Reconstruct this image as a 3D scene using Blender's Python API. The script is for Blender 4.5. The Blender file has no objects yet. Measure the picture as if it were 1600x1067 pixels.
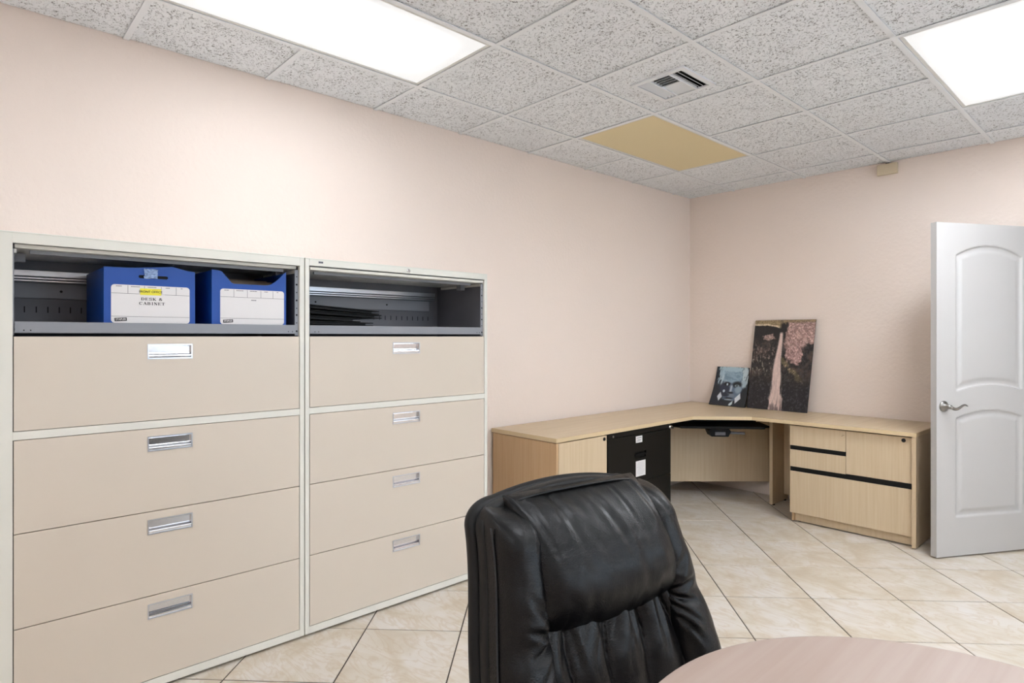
import bpy, bmesh, math, random
import numpy as np
from mathutils import Vector, Matrix

random.seed(7)
SC = bpy.context.scene
COL = SC.collection
PI = math.pi

# ------------------------------------------------------------------ camera
EYE = 1.345
cam_d = bpy.data.cameras.new('camera')
cam_d.sensor_width = 36.0
cam_d.lens = 953.7 / 1600 * 36.0
cam_d.shift_y = -7.9 / 1600
cam_d.clip_start = 0.05
cam = bpy.data.objects.new('camera', cam_d)
cam.location = (3.088, 0.0, EYE)
cam.rotation_euler = (PI / 2, 0, math.radians(47.32))
COL.objects.link(cam)
SC.camera = cam

# ------------------------------------------------------------------ world, daylight, exposure
W = bpy.data.worlds.new('daylight')
SC.world = W
W.use_nodes = True
bgn = W.node_tree.nodes['Background']
bgn.inputs['Color'].default_value = (0.70, 0.86, 1.0, 1)
bgn.inputs['Strength'].default_value = 2.0
LAMP = 9.6                       # radiance of a lit ceiling diffuser
SC.view_settings.view_transform = 'Standard'
SC.view_settings.look = 'None'
SC.view_settings.gamma = 1.0
SC.view_settings.use_curve_mapping = False
SC.view_settings.exposure = 1.64

# room
XR, YF, YB, ZC = 5.6, -2.6, 5.125, 2.633
WIN = (1.7, 3.9, 0.85, 2.25)      # window in the right wall: y0, y1, z0, z1
pl_d = bpy.data.lights.new('window_daylight', 'AREA')
pl_d.shape = 'RECTANGLE'
pl_d.size = WIN[3] - WIN[2]
pl_d.size_y = WIN[1] - WIN[0]
pl_d.cycles.is_portal = True
pl = bpy.data.objects.new('window_daylight', pl_d)
pl.location = (XR + 0.13, (WIN[0] + WIN[1]) / 2, (WIN[2] + WIN[3]) / 2)
pl.rotation_euler = (0, PI / 2, 0)
COL.objects.link(pl)


# ================================================================== helpers
def srgb(r, g, b):
    def c(v):
        v /= 255.0
        return v / 12.92 if v <= 0.04045 else ((v + 0.055) / 1.055) ** 2.4
    return (c(r), c(g), c(b), 1.0)


def new_mat(name):
    m = bpy.data.materials.new(name)
    m.use_nodes = True
    nt = m.node_tree
    return m, nt, nt.nodes['Principled BSDF']


def node(nt, typ, **kw):
    n = nt.nodes.new(typ)
    for k, v in kw.items():
        setattr(n, k, v)
    return n


def plain(name, col, rough=0.5, metal=0.0, spec=0.5, bump=0.0, bscale=200.0, coat=0.0):
    m, nt, p = new_mat(name)
    p.inputs['Base Color'].default_value = col
    p.inputs['Roughness'].default_value = rough
    p.inputs['Metallic'].default_value = metal
    p.inputs['Specular IOR Level'].default_value = spec
    p.inputs['Coat Weight'].default_value = coat
    # a faint procedural mottling so that nothing is perfectly even
    tc = node(nt, 'ShaderNodeTexCoord')
    no = node(nt, 'ShaderNodeTexNoise')
    no.inputs['Scale'].default_value = bscale
    no.inputs['Detail'].default_value = 3
    nt.links.new(tc.outputs['Object'], no.inputs['Vector'])
    if bump > 0:
        b = node(nt, 'ShaderNodeBump')
        b.inputs['Strength'].default_value = 1.0
        b.inputs['Distance'].default_value = bump
        nt.links.new(no.outputs['Fac'], b.inputs['Height'])
        nt.links.new(b.outputs['Normal'], p.inputs['Normal'])
    else:
        mr = node(nt, 'ShaderNodeMapRange')
        mr.inputs['To Min'].default_value = max(0.02, rough - 0.03)
        mr.inputs['To Max'].default_value = rough + 0.03
        nt.links.new(no.outputs['Fac'], mr.inputs['Value'])
        nt.links.new(mr.outputs['Result'], p.inputs['Roughness'])
    return m


def ramp(nt, stops, fac):
    r = node(nt, 'ShaderNodeValToRGB')
    e = r.color_ramp.elements
    e[0].position, e[0].color = stops[0]
    e[1].position, e[1].color = stops[-1]
    for pos, c in stops[1:-1]:
        x = e.new(pos)
        x.color = c
    nt.links.new(fac, r.inputs['Fac'])
    return r


def mapping(nt, scale=(1, 1, 1), rand=False, coord='Object', rot=(0, 0, 0)):
    tc = node(nt, 'ShaderNodeTexCoord')
    mp = node(nt, 'ShaderNodeMapping')
    mp.inputs['Scale'].default_value = scale
    mp.inputs['Rotation'].default_value = rot
    nt.links.new(tc.outputs[coord], mp.inputs['Vector'])
    if rand:
        oi = node(nt, 'ShaderNodeObjectInfo')
        mu = node(nt, 'ShaderNodeMath', operation='MULTIPLY')
        mu.inputs[1].default_value = 57.0
        nt.links.new(oi.outputs['Random'], mu.inputs[0])
        cx = node(nt, 'ShaderNodeCombineXYZ')
        nt.links.new(mu.outputs[0], cx.inputs[0])
        nt.links.new(mu.outputs[0], cx.inputs[1])
        nt.links.new(cx.outputs[0], mp.inputs['Location'])
    return mp


def wall_mat():
    m, nt, p = new_mat('wall_paint')
    p.inputs['Base Color'].default_value = WALLCOL
    p.inputs['Roughness'].default_value = 0.6
    p.inputs['Specular IOR Level'].default_value = 0.3
    mp = mapping(nt)
    n1 = node(nt, 'ShaderNodeTexNoise')
    n1.inputs['Scale'].default_value = 42
    n1.inputs['Detail'].default_value = 4
    n1.inputs['Roughness'].default_value = 0.55
    nt.links.new(mp.outputs[0], n1.inputs['Vector'])
    r = ramp(nt, [(0.42, (0, 0, 0, 1)), (0.62, (1, 1, 1, 1))], n1.outputs['Fac'])
    b = node(nt, 'ShaderNodeBump')
    b.inputs['Distance'].default_value = 0.0012
    b.inputs['Strength'].default_value = 0.55
    nt.links.new(r.outputs['Color'], b.inputs['Height'])
    nt.links.new(b.outputs['Normal'], p.inputs['Normal'])
    return m


def tile_mat():
    m, nt, p = new_mat('ceramic_tile')
    mp = mapping(nt, rand=True)
    n0 = node(nt, 'ShaderNodeTexNoise')
    n0.inputs['Scale'].default_value = 3.2
    n0.inputs['Detail'].default_value = 6
    n0.inputs['Distortion'].default_value = 1.6
    nt.links.new(mp.outputs[0], n0.inputs['Vector'])
    r = ramp(nt, [(0.3, srgb(192, 178, 158)), (0.45, srgb(204, 194, 179)),
                  (0.58, srgb(210, 202, 192)), (0.75, srgb(212, 206, 199))], n0.outputs['Fac'])
    mp2 = mapping(nt, scale=(1.0, 2.6, 1.0), rand=True, rot=(0, 0, 0.6))
    n1 = node(nt, 'ShaderNodeTexNoise')
    n1.inputs['Scale'].default_value = 4.0
    n1.inputs['Detail'].default_value = 5
    n1.inputs['Distortion'].default_value = 2.2
    nt.links.new(mp2.outputs[0], n1.inputs['Vector'])
    r1 = ramp(nt, [(0.44, (0, 0, 0, 1)), (0.5, (1, 1, 1, 1)), (0.56, (0, 0, 0, 1))], n1.outputs['Fac'])
    mul = node(nt, 'ShaderNodeMath', operation='MULTIPLY')
    mul.inputs[1].default_value = 0.45
    nt.links.new(r1.outputs['Color'], mul.inputs[0])
    mix = node(nt, 'ShaderNodeMix', data_type='RGBA')
    mix.inputs[7].default_value = srgb(188, 167, 140)
    nt.links.new(mul.outputs[0], mix.inputs[0])
    nt.links.new(r.outputs['Color'], mix.inputs[6])
    nt.links.new(mix.outputs[2], p.inputs['Base Color'])
    p.inputs['Roughness'].default_value = 0.38
    p.inputs['Specular IOR Level'].default_value = 0.4
    return m


def ceiling_mat():
    m, nt, p = new_mat('fissured_ceiling_board')
    mp = mapping(nt, scale=(1, 1.0, 1), rand=True)
    n0 = node(nt, 'ShaderNodeTexNoise')
    n0.inputs['Scale'].default_value = 92
    n0.inputs['Detail'].default_value = 2.5
    n0.inputs['Distortion'].default_value = 1.4
    nt.links.new(mp.outputs[0], n0.inputs['Vector'])
    n2 = node(nt, 'ShaderNodeTexNoise')
    n2.inputs['Scale'].default_value = 11
    nt.links.new(mp.outputs[0], n2.inputs['Vector'])
    ad = node(nt, 'ShaderNodeMath', operation='MULTIPLY_ADD')
    ad.inputs[1].default_value = 0.14
    nt.links.new(n2.outputs['Fac'], ad.inputs[0])
    nt.links.new(n0.outputs['Fac'], ad.inputs[2])
    r = ramp(nt, [(0.41, (0, 0, 0, 1)), (0.51, (1, 1, 1, 1))], ad.outputs[0])
    c = ramp(nt, [(0.0, srgb(160, 161, 163)), (0.6, srgb(237, 241, 246)), (1.0, srgb(243, 247, 252))], r.outputs['Color'])  # pits also darkened in colour, adding the shade of their depth
    nt.links.new(c.outputs['Color'], p.inputs['Base Color'])
    p.inputs['Roughness'].default_value = 0.9
    p.inputs['Specular IOR Level'].default_value = 0.1
    b = node(nt, 'ShaderNodeBump')
    b.inputs['Distance'].default_value = 0.006
    b.inputs['Strength'].default_value = 0.8
    nt.links.new(r.outputs['Color'], b.inputs['Height'])
    nt.links.new(b.outputs['Normal'], p.inputs['Normal'])
    return m


def wood_mat(name, c0, c1, c2, axis='z', rough=0.42, s=1.0):
    m, nt, p = new_mat(name)
    sc = {'z': (70 * s, 70 * s, 2.2 * s), 'y': (60 * s, 2.0 * s, 60 * s), 'x': (2.0 * s, 60 * s, 60 * s)}[axis]
    mp = mapping(nt, scale=sc, rand=True)
    n0 = node(nt, 'ShaderNodeTexNoise')
    n0.inputs['Scale'].default_value = 1.0
    n0.inputs['Detail'].default_value = 5
    n0.inputs['Distortion'].default_value = 0.5
    nt.links.new(mp.outputs[0], n0.inputs['Vector'])
    r = ramp(nt, [(0.3, c0), (0.5, c1), (0.72, c2)], n0.outputs['Fac'])
    nt.links.new(r.outputs['Color'], p.inputs['Base Color'])
    p.inputs['Roughness'].default_value = rough
    p.inputs['Specular IOR Level'].default_value = 0.4
    return m


def leather_mat():
    m, nt, p = new_mat('black_leather')
    p.inputs['Base Color'].default_value = srgb(10, 10, 11)
    p.inputs['Roughness'].default_value = 0.27
    p.inputs['Specular IOR Level'].default_value = 0.18
    p.inputs['Coat Weight'].default_value = 0.16
    p.inputs['Coat Roughness'].default_value = 0.26
    mp = mapping(nt)
    v = node(nt, 'ShaderNodeTexVoronoi')
    v.inputs['Scale'].default_value = 420
    nt.links.new(mp.outputs[0], v.inputs['Vector'])
    n0 = node(nt, 'ShaderNodeTexNoise')
    n0.inputs['Scale'].default_value = 26
    n0.inputs['Detail'].default_value = 4
    n0.inputs['Distortion'].default_value = 0.8
    nt.links.new(mp.outputs[0], n0.inputs['Vector'])
    ad = node(nt, 'ShaderNodeMath', operation='MULTIPLY_ADD')
    ad.inputs[1].default_value = 1.5
    nt.links.new(n0.outputs['Fac'], ad.inputs[0])
    nt.links.new(v.outputs['Distance'], ad.inputs[2])
    b = node(nt, 'ShaderNodeBump')
    b.inputs['Distance'].default_value = 0.0012
    b.inputs['Strength'].default_value = 0.5
    nt.links.new(ad.outputs[0], b.inputs['Height'])
    nt.links.new(b.outputs['Normal'], p.inputs['Normal'])
    return m


def lamp_mat(name, sx, sy, gain=1.0):
    """lit prismatic lens: bright over the tubes, falling off to the edge of the panel (object coords, centre 0)"""
    m, nt, p = new_mat(name)
    tc = node(nt, 'ShaderNodeTexCoord')
    se = node(nt, 'ShaderNodeSeparateXYZ')
    nt.links.new(tc.outputs['Object'], se.inputs[0])

    def edge(out, half, soft):
        a = node(nt, 'ShaderNodeMath', operation='ABSOLUTE')
        nt.links.new(out, a.inputs[0])
        r = node(nt, 'ShaderNodeMapRange', interpolation_type='SMOOTHSTEP')
        r.inputs['From Min'].default_value = half
        r.inputs['From Max'].default_value = half - soft
        nt.links.new(a.outputs[0], r.inputs['Value'])
        return r.outputs['Result']
    mu = node(nt, 'ShaderNodeMath', operation='MULTIPLY')
    nt.links.new(edge(se.outputs[0], sx, 0.19), mu.inputs[0])
    nt.links.new(edge(se.outputs[1], sy, 0.26), mu.inputs[1])
    ma = node(nt, 'ShaderNodeMath', operation='MULTIPLY_ADD')
    ma.inputs[1].default_value = LAMP * gain
    ma.inputs[2].default_value = 0.16
    pw = node(nt, 'ShaderNodeMath', operation='POWER')
    pw.inputs[1].default_value = 2.2
    nt.links.new(mu.outputs[0], pw.inputs[0])
    nt.links.new(pw.outputs[0], ma.inputs[0])
    p.inputs['Base Color'].default_value = srgb(225, 225, 222)
    p.inputs['Emission Color'].default_value = (0.94, 0.985, 1.05, 1)
    nt.links.new(ma.outputs[0], p.inputs['Emission Strength'])
    p.inputs['Roughness'].default_value = 0.5
    return m


def paint_mat(name, rough=0.4):
    m, nt, p = new_mat(name)
    a = node(nt, 'ShaderNodeVertexColor', layer_name='print')
    nt.links.new(a.outputs['Color'], p.inputs['Base Color'])
    p.inputs['Roughness'].default_value = rough
    return m


WALLCOL = srgb(240, 226, 216)
M = {}
M['wall'] = wall_mat()
M['tile'] = tile_mat()
M['grout'] = plain('grout', srgb(74, 66, 58), 0.9, bump=0.0006, bscale=300)
M['ceil'] = ceiling_mat()
M['tbar'] = plain('white_grid_steel', srgb(239, 243, 248), 0.45)
M['plenum'] = plain('plenum_board', srgb(120, 118, 114), 0.9)
M['lamp_frame'] = plain('lamp_frame_white', srgb(222, 222, 219), 0.4)
M['yellow'] = plain('yellowed_acrylic', srgb(228, 213, 170), 0.45)
M['white'] = plain('white_paint', srgb(186, 184, 182), 0.35)
M['vent_white'] = plain('vent_enamel', srgb(236, 240, 245), 0.4)
M['putty'] = plain('putty_enamel', srgb(214, 203, 189), 0.42, bump=0.00008, bscale=700)
M['putty_frame'] = plain('cream_enamel', srgb(226, 225, 216), 0.38)  # same putty paint, made paler where the frame catches overhead light
M['grey'] = plain('grey_enamel', srgb(138, 141, 148), 0.4)
M['grey_dark'] = plain('dark_grey_enamel', srgb(104, 104, 110), 0.45)
M['steel'] = plain('bright_steel', srgb(205, 208, 214), 0.3, metal=1.0)
M['chrome'] = plain('polished_aluminium', srgb(225, 227, 232), 0.2, metal=1.0)
M['nickel'] = plain('satin_nickel', srgb(150, 148, 144), 0.3, metal=1.0)
M['hole'] = plain('hole_black', srgb(12, 12, 13), 0.8)
M['maple'] = wood_mat('maple_laminate', srgb(203, 181, 149), srgb(208, 187, 156), srgb(212, 193, 163), 'z')
M['maple_y'] = wood_mat('maple_top', srgb(196, 172, 138), srgb(205, 183, 150), srgb(211, 191, 160), 'y', 0.33)
M['maple_side'] = wood_mat('maple_side', srgb(190, 156, 118), srgb(197, 164, 126), srgb(201, 170, 133), 'z')
M['edge'] = plain('maple_edge_band', srgb(214, 192, 154), 0.4)
M['table'] = wood_mat('pink_beech_laminate', srgb(165, 145, 133), srgb(169, 150, 139), srgb(173, 156, 145), 'y', 0.42, 0.6)
M['black'] = plain('black_enamel', srgb(17, 17, 16), 0.4, spec=0.25)
M['black_matt'] = plain('black_plastic', srgb(11, 11, 12), 0.55, spec=0.25)
M['leather'] = leather_mat()
M['leather_dull'] = plain('black_vinyl', srgb(10, 10, 10), 0.5, spec=0.3, bump=0.0003, bscale=500)
M['thread'] = plain('black_thread', srgb(30, 30, 32), 0.7)
M['blue'] = plain('blue_card', srgb(8, 72, 158), 0.5)
M['blue_in'] = plain('brown_card', srgb(120, 104, 88), 0.8)
M['paper'] = plain('white_paper', srgb(228, 226, 226), 0.6)
M['ink'] = plain('black_ink', srgb(25, 25, 28), 0.6)
M['ink_grey'] = plain('grey_ink', srgb(90, 90, 98), 0.6)
M['note'] = plain('yellow_note', srgb(236, 226, 66), 0.6)
M['beige'] = plain('beige_plastic', srgb(214, 198, 170), 0.5)
M['canvas'] = paint_mat('painted_canvas', 0.35)
M['photo'] = paint_mat('photo_print', 0.3)
M['board'] = plain('black_board_edge', srgb(24, 24, 26), 0.6)
M['tape'] = plain('clear_tape', srgb(140, 165, 205), 0.15)
M['hall'] = plain('hall_floor', srgb(205, 192, 172), 0.5)


def glass_mat():
    m, nt, p = new_mat('window_glass')
    nt.nodes.remove(p)
    out = nt.nodes['Material Output']
    t = node(nt, 'ShaderNodeBsdfTransparent')
    g = node(nt, 'ShaderNodeBsdfGlossy')
    g.inputs['Roughness'].default_value = 0.03
    lw = node(nt, 'ShaderNodeFresnel')
    mx = node(nt, 'ShaderNodeMixShader')
    nt.links.new(lw.outputs[0], mx.inputs[0])
    nt.links.new(t.outputs[0], mx.inputs[1])
    nt.links.new(g.outputs[0], mx.inputs[2])
    nt.links.new(mx.outputs[0], out.inputs['Surface'])
    return m


M['glass'] = glass_mat()


# ---- mesh helpers (vertices are given in world space, or in the local space of a turned thing)
def box(bm, x0, x1, y0, y1, z0, z1, bev=0.0, seg=2):
    vs = [bm.verts.new((x, y, z)) for z in (z0, z1) for y in (y0, y1) for x in (x0, x1)]
    fs = [bm.faces.new([vs[i] for i in q]) for q in
          ((0, 2, 3, 1), (4, 5, 7, 6), (0, 1, 5, 4), (2, 6, 7, 3), (0, 4, 6, 2), (1, 3, 7, 5))]
    if bev > 0:
        es = list({e for f in fs for e in f.edges})
        bmesh.ops.bevel(bm, geom=es, offset=bev, segments=seg, affect='EDGES', profile=0.5)
    return vs


def prism(bm, pts, z0, z1, bev=0.0):
    """polygon (x, y) extruded in z"""
    a = [bm.verts.new((x, y, z0)) for x, y in pts]
    b = [bm.verts.new((x, y, z1)) for x, y in pts]
    n = len(pts)
    fs = [bm.faces.new(list(reversed(a))), bm.faces.new(b)]
    fs += [bm.faces.new((a[i], a[(i + 1) % n], b[(i + 1) % n], b[i])) for i in range(n)]
    bmesh.ops.recalc_face_normals(bm, faces=fs)
    if bev > 0:
        es = list({e for f in fs[:2] for e in f.edges})
        bmesh.ops.bevel(bm, geom=es, offset=bev, segments=2, affect='EDGES', profile=0.5)


def prism_x(bm, pts, x0, x1, bev=0.0):
    """polygon (y, z) extruded in x"""
    a = [bm.verts.new((x0, y, z)) for y, z in pts]
    b = [bm.verts.new((x1, y, z)) for y, z in pts]
    n = len(pts)
    fs = [bm.faces.new(list(reversed(a))), bm.faces.new(b)]
    fs += [bm.faces.new((a[i], a[(i + 1) % n], b[(i + 1) % n], b[i])) for i in range(n)]
    bmesh.ops.recalc_face_normals(bm, faces=fs)
    if bev > 0:
        es = list({e for f in fs[:2] for e in f.edges})
        bmesh.ops.bevel(bm, geom=es, offset=bev, segments=2, affect='EDGES', profile=0.5)


def tube(bm, pts, r, n=12, caps=True):
    """round bar through points; r a number or list"""
    pts = [Vector(p) for p in pts]
    rs = r if isinstance(r, (list, tuple)) else [r] * len(pts)
    rings = []
    up = None
    for i, p in enumerate(pts):
        t = (pts[min(i + 1, len(pts) - 1)] - pts[max(i - 1, 0)]).normalized()
        if up is None:
            up = Vector((0, 0, 1)) if abs(t.z) < 0.9 else Vector((1, 0, 0))
        s = t.cross(up).normalized()
        up = s.cross(t).normalized()
        rings.append([bm.verts.new(p + rs[i] * (math.cos(2 * PI * k / n) * s + math.sin(2 * PI * k / n) * up)) for k in range(n)])
    for a, b in zip(rings[:-1], rings[1:]):
        for k in range(n):
            bm.faces.new((a[k], a[(k + 1) % n], b[(k + 1) % n], b[k]))
    if caps:
        bm.faces.new(list(reversed(rings[0])))
        bm.faces.new(rings[-1])


def lathe(bm, prof, cx=0, cy=0, n=32, axis='z', base=0):
    """profile of (radius, height) turned round an axis through (cx, cy)"""
    rings = []
    for r, h in prof:
        ring = []
        for k in range(n):
            a = 2 * PI * k / n
            if axis == 'z':
                ring.append(bm.verts.new((cx + r * math.cos(a), cy + r * math.sin(a), h)))
            elif axis == 'x':      # axis along x: centre (y, z) = (cx, cy), heights are x
                ring.append(bm.verts.new((h, cx + r * math.cos(a), cy + r * math.sin(a))))
            else:                  # axis along y: centre (x, z) = (cx, cy)
                ring.append(bm.verts.new((cx + r * math.cos(a), h, cy + r * math.sin(a))))
        rings.append(ring)
    for a, b in zip(rings[:-1], rings[1:]):
        for k in range(n):
            bm.faces.new((a[k], a[(k + 1) % n], b[(k + 1) % n], b[k]))
    bm.faces.new(list(reversed(rings[0])))
    bm.faces.new(rings[-1])


def ring_plate(bm, x0, x1, y0, y1, z0, z1, hy0, hy1, hz0, hz1, bev=0.0):
    """plate across x with a rectangular hole in y/z: one closed mesh"""
    def lay(x):
        o = [bm.verts.new((x, y, z)) for y, z in ((y0, z0), (y1, z0), (y1, z1), (y0, z1))]
        i = [bm.verts.new((x, y, z)) for y, z in ((hy0, hz0), (hy1, hz0), (hy1, hz1), (hy0, hz1))]
        return o, i
    o0, i0 = lay(x0)
    o1, i1 = lay(x1)
    fs = []
    for k in range(4):
        j = (k + 1) % 4
        fs.append(bm.faces.new((o1[k], o1[j], i1[j], i1[k])))
        fs.append(bm.faces.new((o0[j], o0[k], i0[k], i0[j])))
        fs.append(bm.faces.new((o0[k], o0[j], o1[j], o1[k])))
        fs.append(bm.faces.new((i0[j], i0[k], i1[k], i1[j])))
    if bev > 0:
        es = [e for e in bm.edges if e.verts[0] in o1 and e.verts[1] in o1]
        bmesh.ops.bevel(bm, geom=es, offset=bev, segments=2, affect='EDGES', profile=0.5)


def wloc(o):
    v = Vector((0, 0, 0))
    while o is not None:
        v += o.location
        o = o.parent
    return v


def make(name, bm, mat, parent=None, smooth=False, local=False, recalc=True):
    """one mesh object; world-space vertices are moved into the parent's frame"""
    if recalc:
        bmesh.ops.recalc_face_normals(bm, faces=bm.faces)
    if parent is not None and not local:
        bmesh.ops.translate(bm, verts=bm.verts, vec=-wloc(parent))
    me = bpy.data.meshes.new(name)
    bm.to_mesh(me)
    bm.free()
    mats = mat if isinstance(mat, list) else [mat]
    for q in mats:
        me.materials.append(q)
    if smooth:
        for p in me.polygons:
            p.use_smooth = True
    o = bpy.data.objects.new(name, me)
    COL.objects.link(o)
    o.parent = parent
    return o


def recenter(o):
    """put a top-level mesh's origin at the middle of its base"""
    me = o.data
    co = np.empty(len(me.vertices) * 3, dtype=np.float32)
    me.vertices.foreach_get('co', co)
    co = co.reshape(-1, 3)
    c = (co.min(0) + co.max(0)) / 2
    c[2] = co[:, 2].min()
    co -= c
    me.vertices.foreach_set('co', co.ravel())
    me.update()
    o.location = Vector([float(v) for v in c])
    return o


def tag(o, label, cat, group=None, kind=None):
    o['label'] = label
    o['category'] = cat
    if group:
        o['group'] = group
    if kind:
        o['kind'] = kind
    return o


def thing(name, label, cat, loc, rotz=0.0, group=None):
    o = bpy.data.objects.new(name, None)
    o.empty_display_size = 0.1
    COL.objects.link(o)
    o.location = loc
    o.rotation_euler = (0, 0, rotz)
    tag(o, label, cat, group)
    return o


def quick(name, mat, parent, *boxes, bev=0.0, **kw):
    bm = bmesh.new()
    for b in boxes:
        box(bm, *b, bev=bev)
    return make(name, bm, mat, parent, **kw)


def text_mesh(name, s, size, mat, parent, loc, rot, off=0.0, xs=1.0):
    cu = bpy.data.curves.new(name, 'FONT')
    cu.body = s
    cu.size = size
    cu.align_x = 'CENTER'
    cu.align_y = 'CENTER'
    cu.offset = off
    cu.extrude = 0.0003
    t = bpy.data.objects.new(name + '_text', cu)
    COL.objects.link(t)
    dg = bpy.context.evaluated_depsgraph_get()
    me = bpy.data.meshes.new_from_object(t.evaluated_get(dg))
    bpy.data.objects.remove(t)
    bpy.data.curves.remove(cu)
    me.transform(Matrix.LocRotScale(Vector(loc) - (wloc(parent) if parent else Vector()), rot, Vector((xs, 1, 1))))
    me.materials.clear()
    me.materials.append(mat)
    o = bpy.data.objects.new(name, me)
    COL.objects.link(o)
    o.parent = parent
    return o


from mathutils import Euler
FACE_X = Matrix(((0, 0, 1), (1, 0, 0), (0, 1, 0))).to_quaternion()   # text reads along +y, faces +x


# ================================================================== the setting
# floor slab (grout) with every ceramic tile laid diagonally
bm = bmesh.new()
box(bm, 0, XR, YF, YB, -0.12, -0.0025)
floor = make('floor', bm, M['grout'])
floor['kind'] = 'structure'
floor['label'] = 'beige marbled ceramic tile floor laid diagonally'
T, ang = 0.4387, PI / 4 - 0.0094
dD = Vector((-math.sin(ang), math.cos(ang)))
dR = Vector((math.cos(ang), math.sin(ang)))
org = Vector((3.088, 0)) - dD * (-3.6485) + dR * 1.8204
GR = 0.0030


def clip(poly, f):
    out = []
    for i in range(len(poly)):
        a, b = poly[i], poly[(i + 1) % len(poly)]
        fa, fb = f(a), f(b)
        if fa >= 0:
            out.append(a)
        if (fa >= 0) != (fb >= 0):
            t = fa / (fa - fb)
            out.append((a[0] + (b[0] - a[0]) * t, a[1] + (b[1] - a[1]) * t))
    return out


def tile_mesh(poly, name):
    b = bmesh.new()
    prism(b, poly, -0.008, 0.0)
    top = max(b.faces, key=lambda f: f.calc_center_median().z)
    bmesh.ops.bevel(b, geom=list(top.edges), offset=0.0012, segments=1, affect='EDGES')
    me = bpy.data.meshes.new(name)
    b.to_mesh(me)
    b.free()
    me.materials.append(M['tile'])
    return me


full_tile = None
for i in range(-20, 21):
    for j in range(-20, 21):
        c = org - dD * (i * T) + dR * (j * T)      # a corner; the tile spans +D and +R from it
        mid = c + dD * T / 2 + dR * T / 2
        h = T / 2 - GR
        sq = [mid - dR * h - dD * h, mid + dR * h - dD * h, mid + dR * h + dD * h, mid - dR * h + dD * h]
        poly = [(v.x, v.y) for v in sq]
        ins = all(0.004 < x < XR - 0.004 and YF + 0.004 < y < YB - 0.004 for x, y in poly)
        if not ins:
            for f in (lambda p: p[0] - 0.004, lambda p: XR - 0.004 - p[0], lambda p: p[1] - YF - 0.004, lambda p: YB - 0.004 - p[1]):
                poly = clip(poly, f)
                if len(poly) < 3:
                    break
            if len(poly) < 3:
                continue
            if max(p[0] for p in poly) - min(p[0] for p in poly) < 0.01 or max(p[1] for p in poly) - min(p[1] for p in poly) < 0.01:
                continue
        lp = [(x - mid.x, y - mid.y) for x, y in poly]
        if ins:
            if full_tile is None:
                full_tile = tile_mesh(lp, 'floor_tile')
            me = full_tile
        else:
            me = tile_mesh(lp, 'floor_tile')
        o = bpy.data.objects.new('floor_tile', me)
        COL.objects.link(o)
        o.location = (mid.x, mid.y, random.uniform(-0.0004, 0.0004))
        o.parent = floor


def struct(name, bm, mat, label):
    o = make(name, bm, mat)
    o['kind'] = 'structure'
    o['label'] = label
    return o


ZT = ZC + 0.14
bm = bmesh.new()
box(bm, -0.15, 0, YF - 0.15, YB + 0.15, -0.12, ZT)
struct('wall_left', bm, M['wall'], 'pale pink textured wall behind the filing cabinets')
bm = bmesh.new()                                    # doorway in the back wall
DX0, DX1, DZ = 2.525, 3.345, 2.055
box(bm, 0, DX0, YB, YB + 0.13, -0.12, ZT)
box(bm, DX1, XR, YB, YB + 0.13, -0.12, ZT)
box(bm, DX0, DX1, YB, YB + 0.13, DZ, ZT)
struct('wall_back', bm, M['wall'], 'pale pink textured wall behind the pictures, with the doorway')
bm = bmesh.new()
box(bm, XR, XR + 0.15, YF - 0.15, WIN[0], -0.12, ZT)
box(bm, XR, XR + 0.15, WIN[1], YB + 0.15, -0.12, ZT)
box(bm, XR, XR + 0.15, WIN[0], WIN[1], -0.12, WIN[2])
box(bm, XR, XR + 0.15, WIN[0], WIN[1], WIN[3], ZT)
struct('wall_right', bm, M['wall'], 'pale pink wall with the window, opposite the cabinets')
bm = bmesh.new()
box(bm, 0, XR, YF - 0.15, YF, -0.12, ZT)
struct('wall_front', bm, M['wall'], 'pale pink wall facing the pictures')
# window frame and panes
bm = bmesh.new()
fw = 0.05
box(bm, XR + 0.03, XR + 0.10, WIN[0], WIN[1], WIN[2], WIN[2] + fw)
box(bm, XR + 0.03, XR + 0.10, WIN[0], WIN[1], WIN[3] - fw, WIN[3])
wm = (WIN[0] + WIN[1]) / 2
for y in (WIN[0], wm - fw / 2, WIN[1] - fw):
    box(bm, XR + 0.03, XR + 0.10, y, y + fw, WIN[2] + fw, WIN[3] - fw)
win = struct('window_1', bm, M['white'], 'white framed window in the wall opposite the cabinets')
for y0, y1 in ((WIN[0] + fw, wm - fw / 2), (wm + fw / 2, WIN[1] - fw)):
    quick('pane', M['glass'], win, (XR + 0.06, XR + 0.064, y0, y1, WIN[2] + fw, WIN[3] - fw))
# hall beyond the doorway
bm = bmesh.new()
box(bm, DX0 - 0.6, DX1 + 0.6, YB + 0.13, YB + 1.5, -0.12, 0.0)
struct('floor_hall', bm, M['hall'], 'hall floor beyond the doorway')
bm = bmesh.new()
box(bm, DX0 - 0.6, DX1 + 0.6, YB + 1.5, YB + 1.6, -0.12, ZT)
box(bm, DX0 - 0.7, DX0 - 0.6, YB + 0.13, YB + 1.6, -0.12, ZT)
box(bm, DX1 + 0.6, DX1 + 0.7, YB + 0.13, YB + 1.6, -0.12, ZT)
box(bm, DX0 - 0.6, DX1 + 0.6, YB + 0.13, YB + 1.5, 2.5, 2.6)
struct('wall_hall', bm, M['wall'], 'hall walls beyond the doorway')
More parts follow.
